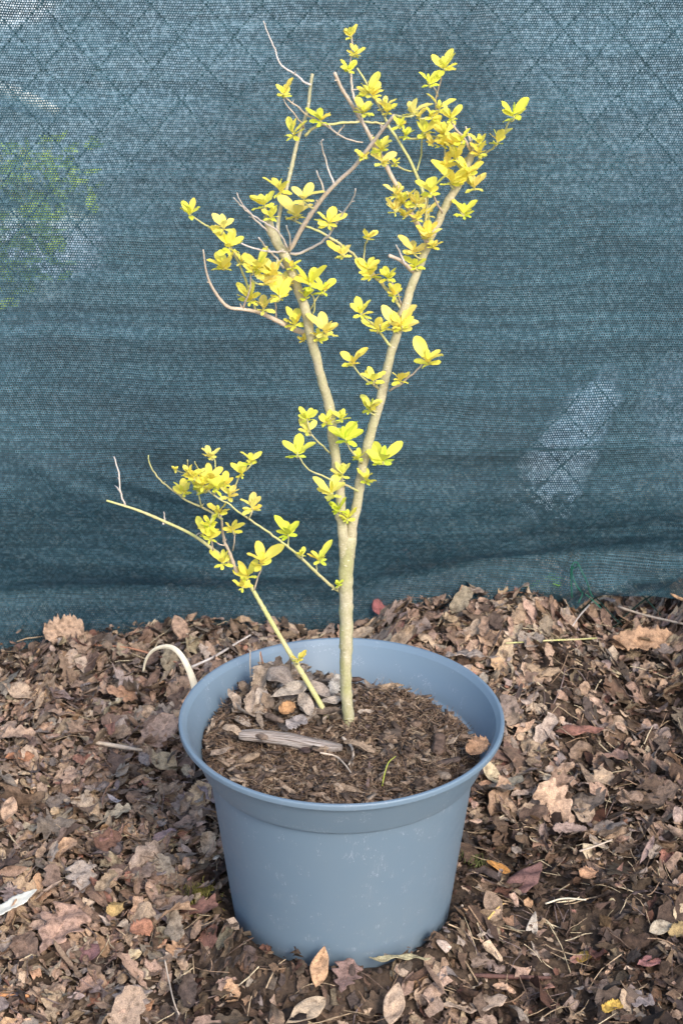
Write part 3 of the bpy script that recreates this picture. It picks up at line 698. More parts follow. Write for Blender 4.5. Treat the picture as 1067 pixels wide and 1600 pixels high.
br("twig", Z1((430, 415), (412, 370), (395, 320), (380, 280), (376, 240), (374, 205), (372, 165), (378, 110), (375, 70)), -.03, .0, .0016, .0007, M_TWIG)
br("twig", Z1((236, 250), (215, 242), (180, 215), (150, 195), (128, 175), (110, 125), (88, 75), (70, 28)), .055, .08, .0013, .0006, DEAD)
br("twig", Z1((212, 400), (185, 360), (150, 318), (140, 300)), .05, .03, .0009, .0006, M_TWIG)
br("twig", Z1((215, 428), (240, 405), (270, 390), (330, 385), (375, 380), (420, 378), (455, 382), (490, 385)), .05, .06, .0016, .0011, M_GREEN)
br("twig", Z1((300, 400), (275, 382), (230, 360), (200, 335), (155, 300), (140, 280)), .05, .02, .0011, .0007, M_TWIG)
br("twig", Z1((290, 385), (305, 405), (340, 428), (370, 442), (415, 450)), .05, .03, .0011, .0007, M_TWIG)
br("twig", Z1((325, 425), (345, 398), (350, 390)), .045, .04, .0009, .0005, M_TWIG)
br("twig", Z1((315, 598), (300, 560), (285, 510), (270, 455), (278, 440)), -.02, -.03, .0010, .0007, DEAD)
br("twig", Z1((285, 632), (270, 590), (255, 548)), -.02, -.03, .0010, .0007, DEAD)
br("twig", Z1((540, 432), (580, 438), (620, 435), (660, 430), (700, 448)), .06, .05, .0013, .0010, M_GREEN)
br("twig", Z1((603, 548), (614, 510), (620, 470), (620, 440)), .06, .055, .0010, .0008, M_GREEN)
br("twig", Z1((600, 550), (575, 550), (540, 535), (505, 515)), .06, .03, .0010, .0008, M_GREEN)
br("twig", Z1((688, 440), (680, 400), (670, 350), (668, 310), (676, 270), (688, 225), (690, 200)), .055, .04, .0012, .0007, M_TWIG)
br("twig", Z1((676, 290), (665, 265), (655, 250)), .05, .03, .0008, .0006, M_TWIG)
br("twig", Z1((770, 565), (800, 535), (835, 495), (870, 465), (895, 430), (925, 375)), .05, .02, .0016, .0008, M_GREEN)
br("twig", Z1((790, 480), (770, 440), (740, 405), (728, 385)), .04, .02, .0015, .0008, M_TWIG)
br("twig", Z1((795, 465), (782, 425), (772, 395)), .045, .05, .0013, .0008, DEAD)
br("twig", Z1((690, 695), (675, 665), (655, 625), (640, 605)), .03, .01, .0012, .0008, M_TWIG)
br("twig", Z1((640, 780), (634, 730), (636, 690), (640, 640)), .03, .02, .0016, .0009, M_GREEN)
br("twig", Z2((470, 330), (500, 330), (540, 313), (600, 275), (632, 235), (660, 190), (690, 145), (712, 110), (716, 85)), -.005, -.07, .0014, .0007, DEAD)
br("twig", Z2((458, 324), (420, 323), (380, 320), (330, 310), (285, 292)), -.005, -.06, .0014, .0008, DEAD)
br("twig", Z2((455, 318), (440, 298), (420, 278), (385, 245), (350, 215), (300, 165), (255, 118)), -.005, -.05, .0013, .0006, DEAD)
br("twig", Z2((460, 312), (440, 270), (410, 235), (345, 195), (300, 162), (280, 130), (268, 100)), -.01, -.06, .0012, .0006, DEAD)
br("twig", Z2((445, 385), (425, 358), (390, 318), (368, 295), (350, 270)), -.01, -.05, .0012, .0008, DEAD)
br("twig", Z2((466, 316), (468, 270), (455, 224)), -.01, -.04, .0009, .0006, DEAD)
br("twig", Z2((935, 400), (900, 368), (875, 350), (845, 338)), .04, .0, .0024, .0017, M_TWIG)
br("twig", Z2((905, 372), (885, 330), (870, 298)), .01, .0, .0010, .0007, DEAD)
br("twig", Z2((895, 548), (868, 505), (830, 460), (800, 428), (780, 402), (745, 368), (715, 340), (680, 312), (640, 282), (590, 252), (530, 226), (490, 208), (450, 190)), .04, .02, .0019, .0010, M_GREEN)
br("twig", Z2((748, 362), (750, 320), (756, 285)), .03, .02, .0009, .0007, M_GREEN)
br("twig", Z2((890, 530), (875, 475), (850, 430)), .04, .03, .0010, .0007, M_TWIG)
br("twig", Z2((855, 688), (825, 652), (800, 622), (770, 590), (745, 562)), .035, .0, .0016, .0008, M_GREEN)
br("twig", Z2((812, 620), (808, 600)), .02, .0, .0010, .0007, M_GREEN)
br("twig", Z2((803, 842), (770, 818), (740, 795), (718, 770), (705, 748)), .03, .0, .0014, .0008, M_GREEN)
br("twig", Z2((798, 830), (793, 812)), .03, .01, .0009, .0007, M_GREEN)
br("twig", Z2((845, 850), (885, 825), (930, 790), (955, 765), (970, 740)), .035, .01, .0014, .0009, M_TWIG)
br("twig", Z2((290, 541), (303, 505), (315, 470), (320, 430), (322, 388)), -.02, -.03, .0012, .0007, M_TWIG)
br("twig", Z2((338, 550), (325, 500), (310, 455), (290, 405), (265, 350), (245, 310), (225, 285), (186, 248), (145, 220), (98, 188)), -.01, -.03, .0014, .0008, M_GREEN)
br("twig", Z2((415, 580), (416, 550), (412, 510)), .0, -.02, .0009, .0007, M_TWIG)
br("twig", Z2((540, 600), (553, 560), (565, 530), (555, 490), (545, 470)), .02, .0, .0011, .0008, M_GREEN)
br("twig", Z2((535, 560), (560, 515), (582, 482)), .02, .01, .0009, .0006, M_GREEN)
br("twig", Z3((712, 212), (698, 198), (680, 180), (652, 152)), .02, .0, .0011, .0008, M_GREEN)
br("twig", Z3((798, 326), (770, 312), (740, 300), (695, 282), (652, 264), (630, 242), (612, 215)), .03, -.02, .0013, .0008, M_GREEN)
br("twig", Z3((808, 242), (782, 215), (760, 178)), .03, .01, .0012, .0008, M_GREEN)
br("twig", Z3((738, 629), (715, 612), (690, 592), (635, 540), (580, 492), (525, 452), (470, 414), (430, 385), (400, 362), (370, 345), (340, 322)), .03, -.03, .0019, .0008, M_GREEN)
br("twig", Z3((430, 578), (413, 535), (400, 500), (390, 475), (385, 450), (382, 420), (380, 390)), .03, .01, .0022, .0011, M_TWIG)
br("twig", Z3((384, 410), (350, 388), (310, 368), (270, 350), (240, 328), (215, 308), (190, 285), (175, 265), (163, 240), (160, 216)), .01, .0, .0014, .0006, M_GREEN)
br("twig", Z3((415, 505), (420, 475), (425, 445)), .02, .01, .0009, .0007, M_TWIG)
br("twig", Z3((480, 625), (488, 595), (500, 565)), .03, .02, .0010, .0008, M_TWIG)
br("twig", Z3((320, 372), (312, 338), (298, 308), (285, 290)), .005, .0, .0009, .0006, M_GREEN)
br("twig", Z3((402, 355), (415, 320), (430, 292), (445, 265)), -.01, .0, .0010, .0007, M_GREEN)
br("twig", Z3((368, 270), (364, 245), (358, 225)), -.01, -.01, .0008, .0006, M_GREEN)
br("twig", Z3((345, 325), (325, 300), (300, 285), (270, 270), (245, 262)), -.01, -.02, .0010, .0006, M_GREEN)
br("twig", Z3((312, 262), (300, 235)), -.01, -.02, .0008, .0006, M_GREEN)
br("twig", Z3((280, 258), (278, 230)), -.01, -.02, .0008, .0006, M_GREEN)
br("twig", Z3((90, 368), (82, 350), (75, 320), (68, 260), (55, 220)), .03, .05, .0010, .0007, DEAD)
br("twig", Z3((80, 335), (68, 318), (58, 308)), .035, .04, .0008, .0006, DEAD)
br("twig", Z3((205, 425), (208, 405), (206, 388)), .03, .035, .0013, .0007, DEAD)
br("twig", Z3((300, 466), (308, 455), (322, 450)), .03, .02, .0009, .0006, DEAD)
br("twig", Z3((355, 505), (352, 480), (350, 460)), .02, .01, .0009, .0006, M_TWIG)
br("twig", Z3((395, 470), (385, 490), (365, 480)), .02, .01, .0008, .0006, M_TWIG)
br("twig", Z3((583, 492), (584, 470), (582, 455)), .0, .0, .0008, .0006, M_GREEN)
br("twig", Z3((668, 572), (668, 550), (672, 538)), .02, .02, .0008, .0006, M_GREEN)

SAM = []; PARTS = []
rngp = np.random.default_rng(3)
for bi, (name, pts, Y0, Y1, r0, r1, mat) in enumerate(BR):
    k_ = {'trunk': .88, 'limb': .78, 'branch': .80, 'twig': .82, 'stem': .88}[name]; r0 *= k_; r1 *= k_
    pts = np.array(pts, float); seg = np.concatenate([[0], np.cumsum(np.hypot(*np.diff(pts, axis=0).T))]); s = seg / seg[-1]
    bowy = .012 * np.sin(np.pi * s) * rngp.uniform(-1, 1) if name in ("twig", "branch") else 0
    Ys = Y0 + (Y1 - Y0) * s + bowy
    W = np.array([at(a, b, y) for (a, b), y in zip(pts, Ys)])
    n = max(6, int(seg[-1] / 6)); P = catmull(W, n); t = np.linspace(0, 1, n)
    R = r0 + (r1 - r0) * t ** .9
    k = 16 if r0 > .004 else (8 if r0 > .0015 else 6)
    nodes = .5 + .5 * np.cos(t * seg[-1] / (26 if r0 > .004 else 13) * 2 * math.pi + bi)
    R = R * (1 + (.05 if r0 > .004 else .22) * nodes ** 8 + rngp.normal(0, .02, n))
    if r0 > .004:
        q = np.cumsum(rngp.normal(0, .00035, (n, 3)), 0); q -= np.linspace(0, 1, n)[:, None] * q[-1]; P = P + q
        for u_ in rngp.uniform(.08, .95, 7): R = R * (1 + rngp.uniform(.03, .09) * np.exp(-((t - u_) * seg[-1] / 5) ** 2))
    if name in ("twig",):
        jit = rngp.normal(0, .0003, (n, 3)); jit[0] = jit[-1] = 0; P = P + jit
    if name == "trunk": R[:3] *= [1.25, 1.12, 1.04]
    b = Buf()
    V, F, C, uv = tube(P, R, k)
    if r0 > .004:
        V[:n * k] += (fbm(V[:n * k, 0] * 160 + V[:n * k, 1] * 90, V[:n * k, 2] * 70, bi)[:, None] - .5) * .0012
    b.add(V, F, uv); b.T.append(C); b.mt.append(np.zeros(len(C), int))
    if r0 > .003 and name != "trunk" and name != "stem":        # sawn or broken end: a few splinters
        T_ = P[-1] - P[-2]; T_ /= np.linalg.norm(T_)
        for q in range(5):
            o = rngp.normal(0, R[-1] * .5, 3); add_tube(b, [P[-1] + o - T_ * .003, P[-1] + o * 1.1 + T_ * rngp.uniform(.001, .006)], [R[-1] * .35, R[-1] * .1], 5)
    # short spurs on twigs
    if name in ("twig", "branch") and seg[-1] > 60:
        for q in range(int(seg[-1] / 45)):
            i = rngp.integers(2, n - 1); d = rngp.normal(0, 1, 3); d[2] = abs(d[2]); d /= np.linalg.norm(d)
            add_tube(b, [P[i], P[i] + d * rngp.uniform(.002, .006)], [R[i] * .6, R[i] * .3], 5)
    o = b.build(name, mat, shrub); PARTS.append(o)
    # sample for attaching the leaves
    m = max(4, int(seg[-1] / 3)); ss = np.linspace(0, 1, m)
    px = np.interp(ss, s, pts[:, 0]); py = np.interp(ss, s, pts[:, 1]); yy = np.interp(ss, s, Ys)
    for a, b_, c in zip(px, py, yy): SAM.append((a, b_, c, bi))
# swelling where the trunk forks
fk = Buf(); c0, c1 = at(541, 890, .030), at(548, 818, .030)
V, F, C, uv = tube(catmull([c0, at(543, 862, .030), at(545.5, 842, .030), c1], 14), [.0054, .0056, .0060, .0065, .0070, .0073, .0073, .0070, .0064, .0055, .0044, .0033, .0024, .0015], 16)
V[:, 1] = .030 + (V[:, 1] - .030) * .8; fk.add(V, F, uv); fk.T.append(C); fk.mt.append(np.zeros(len(C), int)); fk.build("fork", M_LIMB, shrub)
SAM = np.array(SAM)

CL = []
for q in [(375,65,70),(390,130,62),(370,185,60),(140,265,85),(175,400,90),(270,350,95),(430,260,95),(490,300,100),(420,325,85),(590,325,95),(645,230,80),(695,175,90),(680,315,85),(720,345,85),
          (540,375,70),(630,395,105),(565,410,70),(700,400,90),(695,440,80),(480,455,85),(480,495,95),(420,490,60),(525,510,55),(940,335,100),(875,420,110),(780,530,120),(740,480,95),(130,595,100),
          (75,645,95),(210,625,90),(185,675,115),(100,690,80),(295,710,95),(720,560,120),(805,585,95),(765,680,85),(650,600,105),(530,610,90),(530,665,90),(600,640,100),(640,685,70),(640,745,85),
          (660,800,40),(430,765,68),(350,820,90),(590,810,90),(600,862,80),(430,870,85),(820,470,80),(725,440,70),(560,690,60)]:
    CL.append((*z1(q[0], q[1]), q[2] / 2.223))
for q in [(90,155,110),(215,210,98),(240,280,115),(215,355,115),(350,355,125),(395,400,110),(280,345,70),(320,475,125),(430,460,130),(370,515,100),(485,570,110),(545,415,135),(595,445,105),(525,475,85),
          (605,600,115),(575,630,80),(515,650,45),(775,385,115),(840,405,80),(870,465,85),(740,530,115),(800,600,85),(875,580,130),(705,715,115),(790,790,95),(885,790,85),(990,710,125),(775,890,90),(990,250,85),(1012,292,55),(475,365,70)]:
    CL.append((*z2(q[0], q[1]), q[2] / 2.425))
for q in [(350,205,60),(470,220,72),(440,258,62),(265,315,62),(245,255,24),(283,262,48),(325,285,85),(350,268,80),(330,305,75),(400,320,78),(375,375,62),(350,410,72),(345,445,85),(415,425,75),(475,360,74),(388,525,68),
          (500,520,100),(460,565,72),(442,602,52),(582,435,82),(625,510,36),(677,512,82),(735,603,28),(640,90,70),(645,125,75),(608,190,92),(745,90,60),(760,145,92),(745,255,82),(715,312,90),(737,360,80),(762,395,58),
          (872,205,120),(826,62,66),(820,275,70),(800,215,50),(700,105,50)]:
    CL.append((*z3(q[0], q[1]), q[2] / 1.94))
for q in [(610,345,70),(660,440,60),(755,430,80),(560,640,80),(700,520,70),(450,270,70),(650,350,60),(600,700,70),(820,440,60),(500,330,60)]: CL.append((*z1(q[0], q[1]), q[2] / 2.223))
for q in [(330,375,90),(370,420,90),(450,430,90),(410,380,80)]: CL.append((*z2(q[0], q[1]), q[2] / 2.425))
for q in [(300,270,70),(365,300,70),(390,290,60),(330,430,60),(310,300,60)]: CL.append((*z3(q[0], q[1]), q[2] / 1.94))
CL.append((466, 1026, 24)); CL.append((628, 500, 42)); 

def leaf_yellow(Ln, Wd, rng):
    nu, nv = 9, 5; t = np.linspace(0, 1, nu); env = np.clip(np.sin(np.pi * t ** 1.15 * .96 + .02), 0, 1) ** .60 * (.72 + .32 * t); env[0] = .05; env[-1] = .22
    s = np.linspace(-1, 1, nv); Y = s[None, :] * env[:, None] * Wd / 2; X = np.repeat(t[:, None], nv, 1) * Ln
    Z = np.abs(Y) * rng.uniform(.05, .32) - (X / Ln) ** 2 * Ln * rng.uniform(-.08, .22) + rng.normal(0, .0003, X.shape)
    V = np.stack([X, Y, Z], -1).reshape(-1, 3); uv = np.stack([np.repeat(s[None, :] * .5 + .5, nu, 0), np.repeat(t[:, None], nv, 1)], -1).reshape(-1, 2)
    i = (np.arange(nu - 1)[:, None] * nv + np.arange(nv - 1)[None, :]).ravel(); return V, np.stack([i, i + nv, i + nv + 1, i + 1], -1), uv
def cluster(buf, x, y, wpx, rng):
    bx, by = x + rng.normal(0, 1), y + wpx * .33
    d = np.hypot(SAM[:, 0] - bx, (SAM[:, 1] - by) * 1.0 + np.maximum(0, by - SAM[:, 1]) * .5); i = int(np.argmin(d)); sx, sy, sY, bi = SAM[i]
    off = rng.uniform(-.010, .012); Yb = sY - (.006 + abs(off) * .5)
    sc = math.hypot(*(at(bx + 1, by, Yb) - at(bx, by, Yb))[:2]); Bp = at(bx, by, Yb); Sp = at(sx, sy, sY)
    ln = wpx * sc * .72 * rng.uniform(.88, 1.1)
    if np.linalg.norm(Bp - Sp) > .002:
        add_tube(buf, catmull([Sp, (Sp + Bp) / 2 + (0, -.002, -.001), Bp], 5), [.0009, .0008, .0008, .0008, .0008], 5, mi=1)
    ax = np.array([rng.normal(0, .18), rng.normal(-.12, .15), 1.]); ax /= np.linalg.norm(ax); top = Bp + ax * ln * .22
    add_tube(buf, [Bp, top], [.0008, .0005], 5, mi=1)
    a0 = rng.choice([0, math.pi]) + rng.normal(0, .45)
    tiers = [(1.0, rng.uniform(28, 60), a0, .9), (1.0 * rng.uniform(.75, 1), rng.uniform(28, 62), a0 + math.pi, .9),
             (.9, rng.uniform(35, 60), a0 + math.pi / 2 + rng.normal(0, .3), .6), (.95, rng.uniform(30, 60), a0 - math.pi / 2 + rng.normal(0, .3), .6),
             (.55, rng.uniform(75, 105), a0 + rng.normal(.3, .4), .2), (.55, rng.uniform(75, 105), a0 + math.pi + rng.normal(.3, .4), .2),
             (.42, rng.uniform(90, 120), a0 + math.pi / 2 + rng.normal(0, .5), .1), (.5, rng.uniform(5, 25), rng.uniform(0, 6.28), 1.0), (.8, rng.uniform(50, 75), rng.uniform(0, 6.28), .4), (.62, rng.uniform(40, 80), rng.uniform(0, 6.28), .5), (.4, rng.uniform(60, 100), rng.uniform(0, 6.28), .1)]
    if rng.random() < .35: tiers.pop(rng.integers(2, 4))
    base_c = np.array([(.93, .81, .15), (.90, .82, .14), (.94, .80, .22), (.82, .80, .10)][rng.choice(4, p=[.35, .3, .2, .15])])
    if y > 600 and x > 420: base_c = base_c * (.86, .96, .8)
    for (f, tilt, az, hpos) in tiers:
        l = ln * f * rng.uniform(.72, 1.2); V, F, uv = leaf_yellow(l, l * rng.uniform(.42, .60), rng)
        th = rad(tilt); c, s = math.cos(th), math.sin(th)
        ex = np.array([s * math.cos(az), s * math.sin(az), c])                         # along the blade
        nz = np.array([-c * math.cos(az), -c * math.sin(az), s]); ey = np.cross(nz, ex)  # upper face looks to the axis
        nz = nz * .8 + np.array((rng.normal(0, .25), -.72, .62)) * .62; nz -= ex * np.dot(nz, ex); nz /= np.linalg.norm(nz); ey = np.cross(nz, ex)
        rl = rng.normal(0, .28); ey, nz = ey * math.cos(rl) + nz * math.sin(rl), nz * math.cos(rl) - ey * math.sin(rl)
        P = V[:, :1] * ex + V[:, 1:2] * ey + V[:, 2:3] * nz + (Bp + (top - Bp) * hpos)
        cc = base_c * rng.uniform(.9, 1.06) * (1, rng.uniform(.93, 1.03), 1)
        if rng.random() < .04: cc = np.array((.90, .68, .12))
        if f < .6: cc = cc * (.86, .98, .8)
        buf.add(P, F, uv, np.clip(cc, 0, .95))
    return int(bi)
rngc = np.random.default_rng(19); order = sorted(range(len(CL)), key=lambda i: -CL[i][2]); rest = Buf()
for j, i in enumerate(order):
    b = Buf() if j < 98 else rest
    bi = cluster(b, *CL[i], rngc)
    if j < 98: b.build("leaf_cluster", [M_FOL, M_GREEN], PARTS[bi]).location = (0, 0, 0)
tag(rest.build("small_leaves", [M_FOL, M_GREEN], shrub), kind="stuff")

# ------------------------------------------------------------------ single things on the ground and in the pot
def lay(name, px, py, lpx, wpx, rot, style, color, label, cat="leaf", tilt=0., tdir=0., kx=0., ky=0., fold=.1, lift=.012, crumple=.0022, where='g', seed=1, stalk=0, nu=31, nv=9, mat=None):
    """a blade lying at photo spot (px,py); lpx,wpx its size in photo pixels; rot its heading on the ground in degrees"""
    rng = np.random.default_rng(seed + int(px) * 7 + int(py)); P0 = ground_hit(px, py) if where == 'g' else soil_hit(px, py)
    depth = np.dot(P0 - CAM, ray(CX, CY)); sc = depth / FPX * (.86 if where == 's' else 1); Ln, Wd = lpx * sc, wpx * sc
    V, F, uv = blade(Ln, Wd, style, nu, nv, rng, kx / Ln, ky / Ln, fold, crumple); color = np.array(color) * (.78 if where == 'g' else .72)
    M = rotm(rad(rot), rad(tilt), rad(tdir)); P = V @ M.T
    low = max(0, -P[:, 2].min()) * .75
    b = Buf(); b.add(P, F, uv, np.array(color)); 
    if stalk:
        sp = catmull([(-Ln / 2 + .002, 0, 0), (-Ln / 2 - stalk * sc * .5, .002, .002), (-Ln / 2 - stalk * sc, -.001, -.001)], 6) @ M.T; add_tube(b, sp, .0007, 5, np.array(color) * .7)
    o = b.build(name, mat or M_LEAF); up = lift + low + (.004 if where == 's' else 0); o.location = (ground_hit if where == 'g' else soil_hit)(px, py, up)
    sm = o.modifiers.new("thickness", 'SOLIDIFY'); sm.thickness = .0004
    return tag(o, label=label, cat=cat)
TAN = (.44, .29, .20); PALE = (.55, .42, .30); GREYT = (.38, .31, .26); RED = (.25, .12, .10); ORA = (.55, .28, .11); DK = (.13, .075, .055)
lay("oak_leaf", 92, 1452, 105, 74, 62, 'oak', (.44, .285, .215), "large tan lobed oak leaf lying flat at lower left, biggest lobed leaf there", kx=-.3, ky=.2, lift=.020, seed=2, tilt=12, stalk=14)
lay("oak_leaf", 128, 1372, 62, 46, 100, 'oak', (.40, .33, .28), "greyish lobed oak leaf above the large tan one at lower left", kx=.5, lift=.016, seed=4, tilt=14)
lay("oak_leaf", 738, 1022, 84, 50, 160, 'oak', (.50, .40, .33), "pale grey-pink oak leaf lying just behind the pot's rim", kx=-.5, lift=.022, seed=8, tilt=18, tdir=180)
lay("oak_leaf", 540, 1528, 62, 44, 75, 'oak', (.24, .155, .135), "purplish brown oak leaf leaning against the front foot of the pot", kx=.3, tilt=22, tdir=0, lift=.014, seed=9)
lay("oak_leaf", 735, 1572, 110, 34, 8, 'oak', (.50, .38, .29), "long pale narrow lobed leaf on dark humus near the bottom edge", kx=.5, lift=.014, seed=12, stalk=12)
lay("oak_leaf", 205, 1565, 64, 58, 80, 'oak', (.36, .29, .25), "broad dull grey oak leaf near the bottom edge left of the pot", lift=.016, seed=13, tilt=10)
lay("oak_leaf", 745, 1500, 42, 32, 70, 'oak', (.30, .22, .17), "small brown fan-shaped oak leaf on dark humus right of the pot's foot", lift=.010, seed=14)
lay("oak_leaf", 935, 1217, 52, 40, 30, 'oak', (.52, .38, .26), "light tan oak leaf lying on the litter right of the pot", lift=.018, seed=15, tilt=12)
lay("oak_leaf", 990, 1560, 60, 40, -20, 'oak', (.35, .29, .27), "grey mottled oak leaf beside the yellow leaf at lower right", lift=.014, seed=16)
lay("oak_leaf", 960, 1180, 70, 24, 5, 'oak', (.40, .25, .19), "flat reddish tan leaf edge-on in the litter right of the pot", lift=.016, seed=17)
lay("broad_leaf", 815, 1380, 96, 42, 48, 'ovate', (.20, .11, .10), "dark red-purple smooth leaf lying right of the pot", kx=.3, ky=.4, lift=.014, seed=3, tilt=10, tdir=-40)
lay("broad_leaf", 903, 1140, 74, 28, 2, 'ovate', (.33, .16, .12), "long reddish brown leaf with a clear midrib right of the pot", lift=.018, seed=5)
lay("broad_leaf", 1000, 1000, 96, 42, 4, 'torn', (.46, .29, .18), "wide orange-tan leaf lying near the raised hem of the netting", ky=1.2, lift=.022, tilt=30, tdir=0, seed=6)
lay("broad_leaf", 98, 983, 62, 44, 8, 'torn', (.56, .38, .26), "pale tan crumpled leaf standing against the netting at left", tilt=55, tdir=0, ky=.6, lift=.010, seed=7)
lay("broad_leaf", 298, 955, 34, 38, 90, 'ovate', (.22, .115, .07), "dark brown leaf standing upright against the netting behind the pot", tilt=60, tdir=0, lift=.006, seed=8)
lay("broad_leaf", 284, 985, 50, 24, 115, 'ovate', (.45, .30, .21), "tan oval leaf standing upright just below the dark brown one", tilt=50, tdir=0, ky=.5, lift=.008, seed=18)
lay("broad_leaf", 1062, 922, 40, 34, 110, 'ovate', (.50, .32, .20), "tan leaf tip poking up beside the net hem at the photo's edge", tilt=62, tdir=0, lift=.022, seed=19)
lay("broad_leaf", 312, 1243, 46, 40, 70, 'torn', (.60, .42, .26), "honey-coloured curled leaf tucked behind the pot's left shoulder", ky=1.8, tilt=30, lift=.014, seed=20, crumple=.003)
lay("broad_leaf", 326, 1318, 38, 26, 100, 'torn', (.60, .44, .30), "light tan leaf wedged against the left wall of the pot", ky=1.4, tilt=35, lift=.012, seed=21)
lay("broad_leaf", 165, 1318, 66, 22, 85, 'ovate', (.30, .16, .13), "reddish brown narrow leaf pointing towards the camera left of the pot", ky=1.2, lift=.016, seed=22, tilt=16)
lay("broad_leaf", 180, 1250, 40, 12, -40, 'ovate', (.44, .40, .42), "narrow silvery curled leaf left of the pot", kx=1.6, lift=.020, seed=23)
lay("broad_leaf", 220, 1450, 36, 34, 20, 'torn', (.50, .24, .15), "terracotta torn leaf between the large oak leaf and the pot", lift=.018, seed=24, tilt=10)
lay("broad_leaf", 180, 1420, 34, 26, 60, 'torn', (.58, .40, .17), "small honey-yellow curled leaf at the tip of the large oak leaf", ky=1.5, lift=.018, seed=25)
lay("broad_leaf", 140, 1490, 42, 36, 60, 'ovate', (.24, .13, .13), "dark maroon crumpled leaf beside the large tan oak leaf", lift=.014, seed=26, ky=1)
lay("broad_leaf", 476, 1582, 76, 40, 38, 'ovate', (.52, .40, .28), "pale speckled leaf at the bottom edge in front of the pot", lift=.020, tilt=14, seed=27, ky=.5)
lay("broad_leaf", 615, 1572, 70, 34, 78, 'ovate', (.50, .37, .27), "pointed pale tan leaf standing at the bottom edge below the pot", lift=.018, tilt=34, seed=28, ky=1.0)
lay("broad_leaf", 500, 1512, 60, 28, 78, 'ovate', (.55, .34, .20), "orange-tan curled leaf at the front foot of the pot", tilt=40, ky=1.4, lift=.010, seed=29)
lay("broad_leaf", 627, 1514, 26, 26, 10, 'ovate', (.42, .32, .24), "small round tan leaf under the seed pod at the pot's foot", tilt=35, lift=.010, seed=30)
lay("broad_leaf", 955, 1573, 34, 26, 20, 'torn', (.70, .45, .10), "small ochre-yellow leaf on dark humus at lower right", lift=.014, seed=31, ky=1)
lay("broad_leaf", 912, 1496, 26, 22, 40, 'torn', (.60, .38, .10), "smallest ochre leaf, lying on humus above the other yellow one", lift=.012, seed=32, ky=1)
lay("broad_leaf", 1032, 1450, 42, 30, 20, 'ovate', (.50, .42, .31), "cream veined leaf folded open at lower right edge", lift=.016, tilt=14, seed=33, ky=1.6, crumple=.001)
lay("broad_leaf", 1058, 1453, 36, 22, 40, 'torn', (.42, .30, .14), "olive-brown leaf behind the cream veined leaf", lift=.016, tilt=20, seed=34, ky=.8)
lay("broad_leaf", 830, 1452, 72, 16, 76, 'ovate', (.55, .48, .40), "slender pale grey shrivelled leaf lying on dark humus", lift=.012, seed=35, ky=2, kx=.4)
lay("broad_leaf", 777, 1354, 40, 20, -28, 'ovate', (.62, .30, .09), "small orange leaf lying beside the pot's right wall", lift=.014, seed=36, ky=.8)
lay("broad_leaf", 918, 1364, 30, 26, 30, 'torn', (.52, .30, .18), "small coppery leaf in the litter above the humus patch", lift=.018, seed=37, ky=1)
lay("broad_leaf", 1012, 1503, 40, 30, 20, 'ovate', (.36, .17, .16), "rosy brown leaf below the cream veined leaf", lift=.014, seed=38)
lay("broad_leaf", 888, 1295, 52, 26, 0, 'torn', (.46, .33, .27), "pinkish leaf over a deep dark hollow right of the pot", lift=.022, seed=39, ky=.8)
lay("broad_leaf", 30, 1182, 46, 26, -10, 'torn', (.55, .26, .14), "rusty orange leaf half hidden in litter at the left edge", lift=.016, seed=40, ky=1)
lay("broad_leaf", 28, 1078, 60, 30, -30, 'ovate', (.55, .40, .28), "pale pointed leaf sticking out of the litter at the left edge", tilt=20, lift=.020, seed=41, ky=1.2)
lay("broad_leaf", 14, 1265, 46, 26, 80, 'ovate', (.53, .36, .25), "smooth tan oval leaf standing at the left edge", tilt=25, lift=.018, seed=42)
lay("broad_leaf", 255, 1190, 50, 36, -35, 'ovate', (.46, .35, .22), "olive-tan cupped leaf left of the pot wall", tilt=22, lift=.020, seed=43, ky=1.4)
lay("broad_leaf", 595, 950, 34, 26, 120, 'ovate', (.30, .11, .11), "crimson-brown leaf standing just behind the pot's back rim", tilt=50, lift=.012, seed=44)

def stick(name, P, R, mat, label, cat="stick", where='g', lift=.008, k=8, col=(1, 1, 1), flat=1.):
    W = []
    for q in P:
        h = (ground_hit if where == 'g' else soil_hit)(q[0], q[1], lift); W.append(h + np.array([0, 0, q[2] if len(q) > 2 else 0]))
    b = Buf(); n = max(8, 5 * len(W)); C = catmull(W, n); add_tube(b, C, np.interp(np.linspace(0, 1, n), np.linspace(0, 1, len(R)), R) * (1 + rngp.normal(0, .05, n)), k, col)
    return tag(b.build(name, mat), label=label, cat=cat)
stick("stick", [(62, 1565), (20, 1558), (-20, 1552)][::-1] and [(-20, 1552), (15, 1556), (46, 1556)], [.0022, .0022, .0016], mat_plain("rusty_twig", (.55, .27, .12), .7, .3, 300), "short orange-tan twig entering at the lower left edge", lift=.014)
stick("stick", [(148, 1008), (200, 1012), (250, 1026), (290, 1040)], [.0012, .0013, .0013, .001], mat_plain("russet_stem", (.40, .19, .11), .7, .3, 300), "long thin russet stem lying behind the cream strap", lift=.018)
stick("stick", [(300, 1042), (335, 1026), (368, 1006), (392, 992)], [.0016, .0016, .0014, .001], M_GREY, "thin pale stick slanting up behind the pot's left rim", lift=.020)
stick("stick", [(150, 1160), (185, 1166), (222, 1172)], [.0022, .0030, .0014], M_TWIG, "thick grey-brown stick end lying left of the pot", lift=.018)
stick("stick", [(925, 940), (905, 962), (893, 980)], [.0011, .0011, .0008], M_GREY, "thin pale stalk lying below the green wire tie", lift=.022)
stick("stick", [(965, 948), (1010, 962), (1067, 975), (1100, 985)], [.0016, .0016, .0014, .0014], M_TWIG, "long brown twig running to the right edge near the netting", lift=.026)
stick("stick", [(790, 1005), (850, 1001), (900, 999), (932, 997)], [.0010, .0011, .0010, .0008], M_GREEN, "straight straw-yellow stalk on the leaf bank behind the pot", lift=.022)
